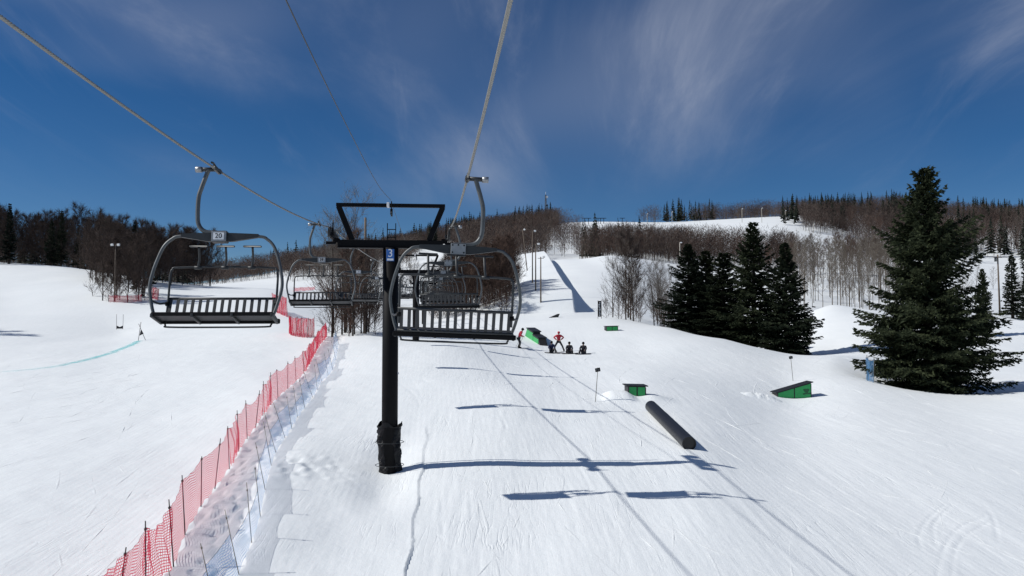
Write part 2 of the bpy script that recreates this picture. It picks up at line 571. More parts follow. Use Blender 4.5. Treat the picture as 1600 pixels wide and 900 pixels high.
RED_U = [(93, 14.2), (146, 14.9), (190, 16.4), (236, 17.9), (278, 19.4), (295, 21.6), (319, 24), (340, 26), (362, 28.6), (376, 31), (389, 33), (402, 35), (413, 37.2),
         (425, 39.4), (436, 41.5), (451, 44.5), (464, 48), (476, 52), (484, 56.5), (490, 61), (497, 66), (504, 71), (511, 75.5)]
BLUE_U = [(296, 15.4), (343, 17.2), (379, 19.0), (398, 20.8), (411, 22.7), (418, 24.9), (427, 27.4), (434, 29.6), (448, 32.3), (458, 34.2), (467, 36.5), (478, 38.6), (490, 41.5), (497, 44),
          (504, 47), (514, 49.5), (521, 52.5), (526, 57), (528, 62), (530, 67)]
_ry = np.array([d for u, d in RED_U]); _rx = np.array([(u - 800) / FPX * d for u, d in RED_U])
_by = np.array([d for u, d in BLUE_U]); _bx = np.array([(u - 800) / FPX * d for u, d in BLUE_U])

SPR = P(1450, 600, 57.5)                        # the big spruce
BOXP = P(993, 624, 42)
PIPE0 = P(1075, 690, 31); PIPE1 = P(1016, 636, 38.2)


def height(x, y):
    x = np.asarray(x, dtype=float); y = np.asarray(y, dtype=float)
    d = np.maximum(y, 14.0)
    xr = np.clip(x / d, -1.0, 1.0)
    a = xr * 4.0; b = np.log(d)
    sh = a.shape
    a = a.ravel(); b = b.ravel()
    out = np.empty(len(a))
    for i in range(0, len(a), 60000):
        A = np.stack([a[i:i + 60000], b[i:i + 60000]], 1)
        d2 = ((A[:, None, :] - _A[None, :, :]) ** 2).sum(-1)
        out[i:i + 60000] = _tps(d2) @ _W[:_n] + _W[_n] + A @ _W[_n + 1:]
    q = out.reshape(sh)
    z = q * (d + 20.0) - 7.0 + CZ
    z = z + 0.05 * np.minimum(y - 14.0, 0.0)
    # trough left of the groomed edge, where the tower stands
    xe = -2.45 - 0.072 * (y - 18.5)
    w = sst(15, 22, y) * (1 - sst(32, 40, y))
    z = z - 0.20 * sst(22, 26.5, y) * (1 - sst(30, 34, y)) * np.exp(-((x - xe + 1.15) / 0.85) ** 2)
    xw = x - xe + 0.05 * np.sin(y * 1.7)
    z = z + 0.07 * sst(13, 17, y) * (1 - sst(31, 36, y)) * np.where(xw < 0, np.exp(np.minimum(xw, 0) / 0.5), 0) * (0.6 + 0.8 * vnoise(y / 1.3, y / 2.0 + 9))
    # soft mounds between tower and fences
    z = z + 0.35 * np.exp(-((x + 8.0) / 1.6) ** 2 - ((y - 27) / 5.0) ** 2) + 0.22 * np.exp(-((x + 6.4) / 1.2) ** 2 - ((y - 21.5) / 2.5) ** 2)
    # raised jump deck with a cut side wall
    wy = sst(131, 137, y) * (1 - sst(255, 275, y))
    z = z + 3.5 * wy * (1 - sst(10.25, 10.75, x)) * sst(-12.0, 5.0, x)
    z = z + 1.2 * np.exp(-((x - 30) / 5.5) ** 2 - ((y - 245) / 25.0) ** 2)
    # tree well round the big spruce, snow heaps at the park features
    z = z - 0.9 * np.exp(-((x - SPR.x - 1) / 5.0) ** 2 - ((y - SPR.y - 1.5) / 3.2) ** 2)
    z = z + 0.34 * np.exp(-(((x - BOXP.x + 0.95) / 0.75) ** 2) ** 2 - (((y - BOXP.y + 0.4) / 1.0) ** 2) ** 2)
    z = z + 0.22 * np.exp(-((x - BOXP.x - 0.9) / 0.8) ** 2 - ((y - BOXP.y + 0.2) / 0.9) ** 2)
    # surface relief
    near = 1 - sst(60, 140, y)
    z = z + 0.16 * vnoise(x / 6.0 + 3, y / 9.0 + 8) + 0.05 * vnoise(x / 1.9 + 17, y / 2.6 + 5) * near
    grom = sst(-0.2, 0.5, x - xe) * near
    z = z + grom * 0.012 * vnoise(x / 0.22 + 2, y / 6.0) + (1 - grom) * near * 0.022 * vnoise(x / 0.6 + 9, y / 0.8)
    rx = np.interp(y, _ry, _rx); bx = np.interp(y, _by, _bx)
    cor = sst(-0.1, 0.3, x - rx) * (1 - sst(-0.5, 0.2, x - bx)) * (1 - sst(70, 80, y)) * sst(10, 14, y)
    fp = np.minimum(vnoise(x / 0.21 + 40, y / 0.30 + 7), 0.08) + 0.6 * vnoise(x / 0.55 + 4, y / 0.7)
    z = z + cor * 0.17 * fp
    dist = np.exp(-((x + 7.0) / 1.4) ** 2 - ((y - 27.3) / 1.6) ** 2)
    z = z + dist * 0.12 * vnoise(x / 0.25 + 4, y / 0.35 + 1)
    return z


def hz(x, y): return float(height(np.array([x]), np.array([y]))[0])


_marchd = np.concatenate([np.arange(13, 80, 0.1), np.arange(80, 700, 0.5)])


def hit(u, v, dmin=13.0):
    """first ground point seen at a photo pixel"""
    c = P(u, v, 1.0)
    dx, dz = c.x, c.z - CZ
    ds = _marchd[_marchd >= dmin]
    g = height(dx * ds, ds)
    below = np.nonzero(CZ + dz * ds <= g)[0]
    d = float(ds[below[0]]) if len(below) else float(ds[-1])
    return Vector((dx * d, d, hz(dx * d, d)))


th_in = np.sort(np.concatenate([np.linspace(-R(37), R(37), 720), np.linspace(R(2.0), R(5.2), 91)[1:-1] + 1e-5]))
th_out = np.concatenate([np.linspace(-math.pi, -R(37), 46)[:-1], th_in, np.linspace(R(37), math.pi, 46)[1:-1]])
rs = np.concatenate([[1.0, 4.0, 8.0], np.geomspace(12, 48, 330)[:-1], np.geomspace(48, 150, 150)[:-1], np.geomspace(150, 720, 150)[:-1], np.geomspace(720, 5000, 22)])
TH, RS = np.meshgrid(th_out, rs)
TX, TY = np.sin(TH) * RS, np.cos(TH) * RS
TZ = height(TX, TY)
# carved ski tracks: shallow grooves pressed into the sheet
TRACKS_PX = ([(1540, 808), (1500, 826), (1476, 855), (1463, 905)], [(1547, 815), (1510, 838), (1492, 864), (1487, 905)], [(1484, 785), (1450, 812), (1436, 840), (1440, 860)],
             [(1490, 787), (1462, 815), (1458, 838), (1464, 852)], [(1535, 787), (1552, 812), (1560, 850)],
             [(1235, 632), (1232, 650), (1236, 672), (1252, 690)], [(1262, 630), (1268, 642)],
             [(790, 665), (785, 690), (788, 712)], [(792, 670), (776, 640), (762, 625)], [(770, 712), (775, 745), (795, 770)],
             [(1200, 572), (1188, 582), (1190, 592), (1215, 605)], [(1240, 565), (1225, 575), (1222, 590), (1232, 600)], [(1282, 570), (1280, 588), (1292, 602)],
             [(678, 572), (664, 582), (660, 592), (672, 600)], [(625, 600), (645, 615), (660, 640)], [(640, 590), (655, 612), (668, 650)],
             [(1330, 650), (1370, 668), (1415, 686)], [(1480, 695), (1500, 716), (1560, 730)], [(1560, 655), (1590, 668), (1620, 680)],
             [(1100, 640), (1150, 690), (1230, 740)], [(860, 650), (920, 760), (960, 900)], [(700, 680), (690, 780), (700, 905)], [(740, 690), (735, 790), (755, 905)], [(1180, 760), (1290, 850), (1350, 905)])
_vx, _vy = TX.ravel(), TY.ravel()
_near = np.nonzero((np.hypot(_vx, _vy) < 80) & (_vy > 10) & (np.abs(_vx) < _vy))[0]
_carve = np.zeros(len(_near))
for px in TRACKS_PX:
    pp = spline([hit(u, v) for u, v in px], 30)
    pa = np.array([(p.x, p.y) for p in pp])
    sel = np.nonzero((_vx[_near] > pa[:, 0].min() - .6) & (_vx[_near] < pa[:, 0].max() + .6) & (_vy[_near] > pa[:, 1].min() - .6) & (_vy[_near] < pa[:, 1].max() + .6))[0]
    if not len(sel): continue
    q = np.stack([_vx[_near][sel], _vy[_near][sel]], 1)
    dm = np.full(len(q), 1e9)
    for i in range(len(pa) - 1):
        ab = pa[i + 1] - pa[i]; t = np.clip(((q - pa[i]) @ ab) / max(1e-9, ab @ ab), 0, 1)
        dm = np.minimum(dm, np.hypot(*(q - pa[i] - t[:, None] * ab).T))
    sg = 0.034 + 0.0009 * pa[:, 1].mean()
    am = 0.3 if pa[:, 1].max() - pa[:, 1].min() > 7 else 0.5
    _carve[sel] += am * (-0.020 * np.exp(-(dm / sg) ** 2) + 0.005 * np.exp(-((dm - 2.0 * sg) / sg) ** 2))
TZ.ravel()[_near] += _carve * np.clip(0.6 + 1.6 * vnoise(_vx[_near] / .9, _vy[_near] / .9), 0, 1.4)
nr, nc = TX.shape
V = np.stack([TX.ravel(), TY.ravel(), TZ.ravel()], 1)
ii, jj = np.meshgrid(np.arange(nr - 1), np.arange(nc), indexing='ij')
j2 = (jj + 1) % nc
FQ = np.stack([ii * nc + jj, ii * nc + j2, (ii + 1) * nc + j2, (ii + 1) * nc + jj], -1).reshape(-1, 4)
ground = link('snow_ground', np_mesh('snow_ground', V, FQ, M['snow'], True))
tag(ground, 'white groomed ski slopes and snow covered mountainside', kind='structure')

# ------------------------------------------------------------------ tree generators
def n3(): 
    v = Vector((rng.gauss(0, 1), rng.gauss(0, 1), rng.gauss(0, 1)))
    return v.normalized()


def sliver(mb, p, q, w):
    """a thin twig: one long triangle pair crossing"""
    t = (q - p)
    a = t.cross(n3()).normalized() * w
    mb.add([p + a, p - a, q], [(0, 1, 2)])


def bare_tree(seed, H, spread, nl=16, sub=5, tw=7, lean=0.03, low=0.28, r0=None, twl=0.9, up=0.75, tww=0.016):
    """returns (trunk MB, crown MB)"""
    rs_ = rng.getstate(); rng.seed(seed)
    tr, cr = MB(), MB()
    r0 = r0 or 0.011 * H + 0.03
    lx, ly = rng.uniform(-1, 1) * lean, rng.uniform(-1, 1) * lean
    tp = [Vector((lx * H * t * t + rng.uniform(-.05, .05) * (t > 0), ly * H * t * t + rng.uniform(-.05, .05) * (t > 0), -0.4 + t * (H * 0.9 + 0.4))) for t in [i / 7 for i in range(8)]]
    tr.tube(tp, [r0 * (1 - 0.9 * i / 7) for i in range(8)], 6)

    def at(t):
        k = min(int(t * 7), 6); f = t * 7 - k
        return tp[k].lerp(tp[k + 1], f)
    az = rng.uniform(0, 6.28)
    for i in range(nl):
        t = low + (0.99 - low) * (i / max(1, nl - 1)) ** 0.9
        az += 2.4 + rng.uniform(-.5, .5)
        el = rng.uniform(0.45, 0.85) * up * 1.3
        L = spread * (1.12 - t) ** 0.65 * rng.uniform(0.7, 1.15)
        dr = Vector((math.cos(az) * math.cos(el), math.sin(az) * math.cos(el), math.sin(el)))
        p = at(t); lp = [p]
        for s in range(3):
            dr = (dr + Vector((0, 0, 0.16)) + n3() * 0.16).normalized()
            p = p + dr * L / 3; lp.append(p)
        rl = max(0.018, r0 * (1 - t) * 0.55)
        cr.tube(lp, [rl, rl * .75, rl * .5, rl * .2], 4, False)
        for j in range(sub):
            f = 0.25 + 0.75 * (j + rng.random()) / sub
            k = min(int(f * 3), 2)
            b = lp[k].lerp(lp[k + 1], min(1, f * 3 - k))
            sd = (dr + n3() * 0.85 + Vector((0, 0, .25))).normalized()
            sl = L * rng.uniform(0.28, 0.55)
            m = b + sd * sl * .5 + n3() * sl * .06
            e = b + (sd + Vector((0, 0, .2))) * sl
            cr.tube([b, m, e], [rl * .38, rl * .25, 0.006], 3, False)
            for q in range(tw):
                g = rng.random()
                s0 = b.lerp(m, g * 2) if g < .5 else m.lerp(e, g * 2 - 1)
                sliver(cr, s0, s0 + (sd + n3() * 0.9 + Vector((0, 0, .2))).normalized() * twl * rng.uniform(.5, 1.2), tww)
    rng.setstate(rs_)
    return tr, cr


def spruce(seed, H, Rb, levels=40, per=6, side=12, nd=6, nw=0.055, gap=0.0, low=0.05, power=0.85):
    """returns (trunk MB, crown MB): whorls of drooping boughs with side sprays of needles"""
    rs_ = rng.getstate(); rng.seed(seed)
    tr, cr = MB(), MB()
    tr.tube([(0, 0, -0.8), (0.02, 0, H * .33), (0, 0.03, H * .66), (0, 0, H * 0.985)], [0.021 * H, 0.016 * H, 0.008 * H, 0.012], 8)
    lob = [rng.uniform(0.8, 1.2) for _ in range(9)]
    for L_ in range(levels):
        t = low + (0.985 - low) * L_ / (levels - 1)
        z = H * t
        prof = (1 - t) ** power * (0.92 + 0.16 * math.sin(t * 17 + seed)) + 0.03
        if t < 0.10: prof *= 0.72 + 2.8 * t
        n = max(3, int(per * (0.65 + 0.5 * (1 - t))))
        a0 = rng.uniform(0, 6.28)
        for b in range(n):
            az = a0 + 6.283 * b / n + rng.uniform(-.28, .28)
            ln = Rb * prof * rng.uniform(0.62, 1.12) * lob[int((az % 6.283) / 6.284 * 9)]
            if rng.random() < gap: ln *= 0.45
            if ln < 0.12: ln = 0.12
            z = H * min(.99, t + rng.uniform(-.012, .012))
            el0 = -0.28 + 0.85 * t + rng.uniform(-.1, .1)
            hd = Vector((math.cos(az), math.sin(az), 0))
            pts = []
            for s in range(7):
                f = s / 6
                pts.append(Vector((0, 0, z)) + hd * ln * f * math.cos(el0) + Vector((0, 0, ln * (math.sin(el0) * f - 0.13 * f * (1 - t) + 0.20 * f * f))))
            cr.tube([pts[0], pts[3], pts[6]], [0.012 + 0.006 * ln, 0.01 + .003 * ln, 0.004], 3, False)
            sv = Vector((-math.sin(az), math.cos(az), 0))
            ns = max(4, int(side * (0.35 + 0.65 * ln / Rb) * 1.3))
            for s in range(ns):
                f = 0.10 + 0.90 * (s + rng.random()) / ns
                k = min(int(f * 6), 5)
                p = pts[k].lerp(pts[k + 1], f * 6 - k)
                tl = (0.16 + 0.42 * ln * (1.08 - f)) * rng.uniform(.55, 1.15)
                for sg in (-1, 1):
                    dd = (hd * rng.uniform(.55, 1.0) + sv * sg * rng.uniform(.55, 1.0) + Vector((0, 0, rng.uniform(-.38, .12)))).normalized()
                    for q in range(nd):
                        g = (q + rng.random() * .8) / nd
                        c = p + dd * tl * g + Vector((0, 0, -0.12 * tl * g * g))
                        w = nw * rng.uniform(.7, 1.4)
                        lq = tl / nd * rng.uniform(1.3, 2.2) + 0.07
                        ax = (dd + n3() * .55).normalized()
                        sx = ax.cross(n3()).normalized() * w
                        cr.add([c - sx, c + sx, c + ax * lq], [(0, 1, 2)])
            for q in range(4):
                c = pts[6]
                ax = (hd + n3() * .5 + Vector((0, 0, .25))).normalized()
                sx = ax.cross(n3()).normalized() * nw
                cr.add([c - sx, c + sx, c + ax * rng.uniform(.15, .35)], [(0, 1, 2)])
    rng.setstate(rs_)
    return tr, cr


def proto(name, mbs, m_tr, m_cr):
    return (mbs[0].mesh(name + '_trunk', m_tr, True), mbs[1].mesh(name + '_crown', m_cr, False))


def plant(name, pr, loc, s=1.0, rz=0.0, label=None, cat='tree', group=None, sz=None):
    e = empty(name, loc, rz, label, cat, group)
    e.scale = (s, s, s * (sz or 1.0))
    link('trunk', pr[0], e)
    link('crown', pr[1], e)
    return e


# ------------------------------------------------------------------ lift: ropes, towers, chairs
GA = 2.07
T_D = [28.5, 69.0, 121.0, 176.0, 232.0]
T_Z = [P(0, 357, 28.5).z, P(0, 414, 69).z, P(0, 437, 121).z, P(0, 436, 176).z, P(0, 428, 232).z]
YAW = math.atan(-LXS)                     # lift heading, turned a little to the left


def rope_z(y, side):
    if y <= T_D[0]:
        a, b, c = (2.24, 2.28, T_Z[0] - CZ) if side > 0 else (2.56, 2.50, T_Z[0] - CZ)
        x0, x1, x2 = 5.5, 12.8, 28.5
        s1 = (b - a) / (x1 - x0); s2 = (c - b) / (x2 - x1)
        return CZ + a + s1 * (y - x0) + (s2 - s1) / (x2 - x0) * (y - x0) * (y - x1)
    for i in range(len(T_D) - 1):
        if y <= T_D[i + 1]:
            f = (y - T_D[i]) / (T_D[i + 1] - T_D[i])
            return T_Z[i] + (T_Z[i + 1] - T_Z[i]) * f - 4 * 0.32 * f * (1 - f)
    return T_Z[-1]


def rope_p(y, side):
    """point on a rope; side +1 uphill rope, -1 downhill rope"""
    return Vector((lift_x(y) + side * GA * math.cos(YAW), y + side * GA * math.sin(YAW), rope_z(y, side)))


def haul_rope(side, label):
    # stranded part near the viewer, plain beyond
    ys = np.arange(-6, 34, 0.022)
    n = 18
    C = np.array([rope_p(float(y), side) for y in ys])
    an = np.arange(n) * 2 * np.pi / n
    tw = ys[:, None] * 2 * np.pi / 0.30
    r = 0.0165 + 0.0032 * np.cos(6 * an)[None, :] + 0 * tw
    A = an[None, :] + tw
    V = np.stack([C[:, 0:1] + r * np.cos(A), C[:, 1:2] + 0 * A, C[:, 2:3] + r * np.sin(A)], -1).reshape(-1, 3)
    m = len(ys)
    i, j = np.meshgrid(np.arange(m - 1), np.arange(n), indexing='ij')
    Fq = np.stack([i * n + j, (i + 1) * n + j, (i + 1) * n + (j + 1) % n, i * n + (j + 1) % n], -1).reshape(-1, 4)
    e = empty('haul_rope', rope_p(28.5, side), 0, label, 'cable', 'haul ropes of the chairlift')
    V = V - np.array(rope_p(28.5, side))
    link('rope_strand', np_mesh('rope_strand', V, Fq, M['rope'], True), e)
    mb = MB()
    o = rope_p(28.5, side)
    mb.tube([rope_p(float(y), side) - o for y in list(np.arange(33.9, 232, 2.0))], 0.019, 8)
    mb.build('rope_span', M['rope'], e, True)
    mb = MB()
    mb.tube([rope_p(float(y), side) - o for y in np.arange(-30, -5.9, 2.0)], 0.019, 8)
    mb.build('rope_span', M['rope'], e, True)


haul_rope(1, 'thick steel haul rope carrying the uphill chairs')
haul_rope(-1, 'thick steel haul rope carrying the downhill chairs, above chair 20')


def wheel_mb(c, r, w, n=20):
    """sheave wheel, axle along x"""
    mb = MB()
    prof = [(-w / 2, r * .55), (-w / 2, r), (-w * .2, r * .93), (w * .2, r * .93), (w / 2, r), (w / 2, r * .55)]
    vs = []
    for x, q in prof:
        for k in range(n):
            a = 2 * math.pi * k / n
            vs.append((c[0] + x, c[1] + q * math.cos(a), c[2] + q * math.sin(a)))
    fs = []
    for i in range(len(prof) - 1):
        for k in range(n):
            fs.append((i * n + k, i * n + (k + 1) % n, (i + 1) * n + (k + 1) % n, (i + 1) * n + k))
    fs.append(tuple(range(n))); fs.append(tuple((len(prof) - 1) * n + k for k in range(n))[::-1])
    return mb.add(vs, fs)


def text_mesh(s, size, mat, name):
    cu = bpy.data.curves.new(name, 'FONT')
    cu.body = s; cu.size = size; cu.align_x = 'CENTER'; cu.align_y = 'CENTER'; cu.extrude = 0.003
    o = bpy.data.objects.new(name, cu)
    col.objects.link(o)
    bpy.context.view_layer.update()
    dg = bpy.context.evaluated_depsgraph_get()
    me = bpy.data.meshes.new_from_object(o.evaluated_get(dg))
    bpy.data.objects.remove(o)
    me.materials.clear(); me.materials.append(mat)
    return me


def lift_tower(i, label, detail=2):
    y = T_D[i]; x = lift_x(y); zg = hz(x, y) - 0.3
    ztop = T_Z[i] - 0.56 - zg             # crossarm centre height above the base
    e = empty('lift_tower', (x, y, zg), YAW, label, 'lift tower', 'towers of the chairlift')
    r = 0.285
    mb = MB(); mb.tube([(0, 0, -0.5), (0, 0, ztop * .5), (0, 0, ztop - 0.14)], [r, r * .985, r * .97], 28); mb.build('pole', M['black'], e, True)
    mb = MB(); mb.box((0, 0, ztop), (3.72, 0.30, 0.27), bev=0.02); ca = mb.build('crossarm', M['black'], e)
    mb = MB(); mb.box((0, -0.02, ztop - 0.148), (3.76, 0.40, 0.022)); mb.build('flange', M['black'], ca)
    if detail:
        for s in (-1, 1):
            mb = MB()
            p0, p1 = Vector((s * 1.36, 0, ztop + .135)), Vector((s * 1.84, 0, ztop + 1.33))
            dv = (p1 - p0).normalized(); ax = Vector((dv.z, 0, -dv.x))
            q = 0.095
            mb.add([p0 - ax * q + Vector((0, -.08, 0)), p0 + ax * q + Vector((0, -.08, 0)), p0 + ax * q + Vector((0, .08, 0)), p0 - ax * q + Vector((0, .08, 0)),
                    p1 - ax * q + Vector((0, -.08, 0)), p1 + ax * q + Vector((0, -.08, 0)), p1 + ax * q + Vector((0, .08, 0)), p1 - ax * q + Vector((0, .08, 0))],
                   [(3, 2, 1, 0), (4, 5, 6, 7), (0, 1, 5, 4), (1, 2, 6, 5), (2, 3, 7, 6), (3, 0, 4, 7)])
            mb.build('lifting_post', M['black'], e)
        mb = MB(); mb.box((0, 0, ztop + 1.385), (3.86, 0.16, 0.13), bev=0.012); mb.build('lifting_beam', M['black'], e)
        mb = MB(); mb.box((-.10, 0, ztop + 1.40), (0.09, 0.20, 0.17), bev=.01); mb.build('cable_clip', M['white'], e)
        mb = MB(); mb.tube([(0.02, -.1, ztop + 1.52), (0.02, -.1, ztop + 1.05)], 0.022, 6); mb.box((0.02, -.1, ztop + 1.15), (0.09, 0.06, 0.22), bev=.015); mb.build('cable_hanger', M['black'], e)
        mb = wheel_mb((0.03, -.1, ztop + 1.07), 0.10, 0.06); mb.build('cable_pulley', M['dgalv'], e, True)
    # sheave trains
    for s in (-1, 1):
        sx = s * GA
        tr = MB(); tr.box((sx - s * .10, 0, ztop + 0.20), (0.05, 1.7, 0.13), bev=.01); tr.box((sx - s * .16, 0, ztop + 0.11), (0.22, .18, .16), bev=.01)
        tr.box((sx + s * .03, 0, ztop + .02), (.34, .2, .1), bev=.01)
        t = tr.build('sheave_frame', M['black'], e)
        for k in range(4):
            yy = -0.66 + 0.44 * k
            wheel_mb((sx, yy, ztop + 0.56 - 0.02 - 0.19), 0.19, 0.075).build('sheave', M['rubber'], t, True)
        mb = MB(); mb.tube([(sx - s * .12, -.72, ztop + .2), (sx - s * .12, -.72, ztop + .66)], .026, 6); mb.box((sx - s * .12, 0, ztop + .30), (.04, 1.2, .10)); mb.build('rope_catcher', M['black'], t)
    if detail:
        # ladder up the back of the pole, standing proud of the crossarm
        ld = empty('ladder', (0, 0, 0)); ld.parent = e
        for s in (-1, 1):
            mb = MB(); mb.box((s * .15, .44, (ztop + 0.80 + 1.5) / 2), (.03, .045, ztop + .80 - 1.5)); mb.build('rail', M['black'], ld)
        rung = MB().box((0, 0, 0), (.28, .03, .03)).mesh('rung', M['black'])
        z = 1.7
        while z < ztop + 0.75:
            link('rung', rung, ld, (0, .44, z)); z += 0.29
        for z in (ztop - 1.1, ztop - 2.15, ztop - 3.3, ztop - 4.6):
            mb = MB(); mb.box((r + .005, -.06, z), (.05, .06, .07), bev=.008); mb.build('ladder_bracket', M['white'], e)
    if i == 0:
        # number plate
        sg = MB().box((0, -r - .018, ztop - .42), (.27, .014, .42), bev=.004).build('number_plate', M['blue'], e)
        link('number', text_mesh('3', .40, M['white'], 'number'), sg, (0, -r - .028, ztop - .36), (math.pi / 2, 0, 0))
        MB().box((0, -r - .028, ztop - .575), (.22, .006, .07)).build('plate_strip', M['white'], sg)
        # crumpled black wrap at the foot
        n, mrow = 56, 34
        vs, fs = [], []
        for a in range(mrow + 1):
            zz_ = 0.02 + 1.95 * a / mrow
            for k in range(n):
                an = 2 * math.pi * k / n
                w = 0.05 * math.sin(an * 3 + zz_ * 3.1) + 0.03 * math.sin(an * 7 - zz_ * 11) + 0.022 * rng.uniform(-1, 1)
                rr = r + 0.06 + 0.05 * math.cos(2 * an) + w * (0.6 + .4 * math.sin(zz_ * 7 + an)) + (0.05 if a > mrow - 2 else 0)
                rr = max(rr, r + 0.012)
                vs.append((rr * math.cos(an), rr * math.sin(an) * .9 + 0.03, zz_ + (0.11 * math.sin(an * 3 + 1) if a == mrow else 0)))
        for a in range(mrow):
            for k in range(n):
                k2 = (k + 1) % n
                fs.append((a * n + k, a * n + k2, (a + 1) * n + k2, (a + 1) * n + k))
        MB().add(vs, fs).build('foot_padding', M['black2'], e, False)
        for z in (.55, 1.35):
            mb = MB()
            mb.tube([(0.50 * math.cos(2 * math.pi * k / 24), 0.03 + 0.44 * math.sin(2 * math.pi * k / 24), z) for k in range(25)], .012, 5)
            mb.build('strap', M['dgalv'], e, True)
    return e


lift_tower(0, 'black steel lift tower with blue plate 3 and wrapped foot', 2)
lift_tower(1, 'black steel lift tower next uphill of the tower with plate 3', 1)
lift_tower(2, 'black lift tower two uphill of the tower with plate 3', 1)
lift_tower(3, 'distant lift tower three uphill of the tower with plate 3', 0)
lift_tower(4, 'distant lift tower four uphill of the tower with plate 3', 0)

# thin cable strung over the lifting frames
mb = MB()
cab = [(-10, 4.4), (0, 3.45), (7.8, 3.32), (15, 3.45), (22, 3.72), (28.4, T_Z[0] - CZ + 1.0)]
cab = spline([(lift_x(y), y, CZ + z) for y, z in cab], 6)
for i in range(3):
    for k in range(1, 9):
        f = k / 8
        y = T_D[i] + (T_D[i + 1] - T_D[i]) * f
        cab.append(Vector((lift_x(y), y, T_Z[i] + (T_Z[i + 1] - T_Z[i]) * f + 1.0 - 2.4 * f * (1 - f))))
o0 = cab[0].copy()
mb.tube([p - o0 for p in cab], 0.008, 5)
tag(mb.build('signal_cable', M['dgalv'], None, True, o0), 'thin dark cable strung over the middle of the tower frames', 'cable')


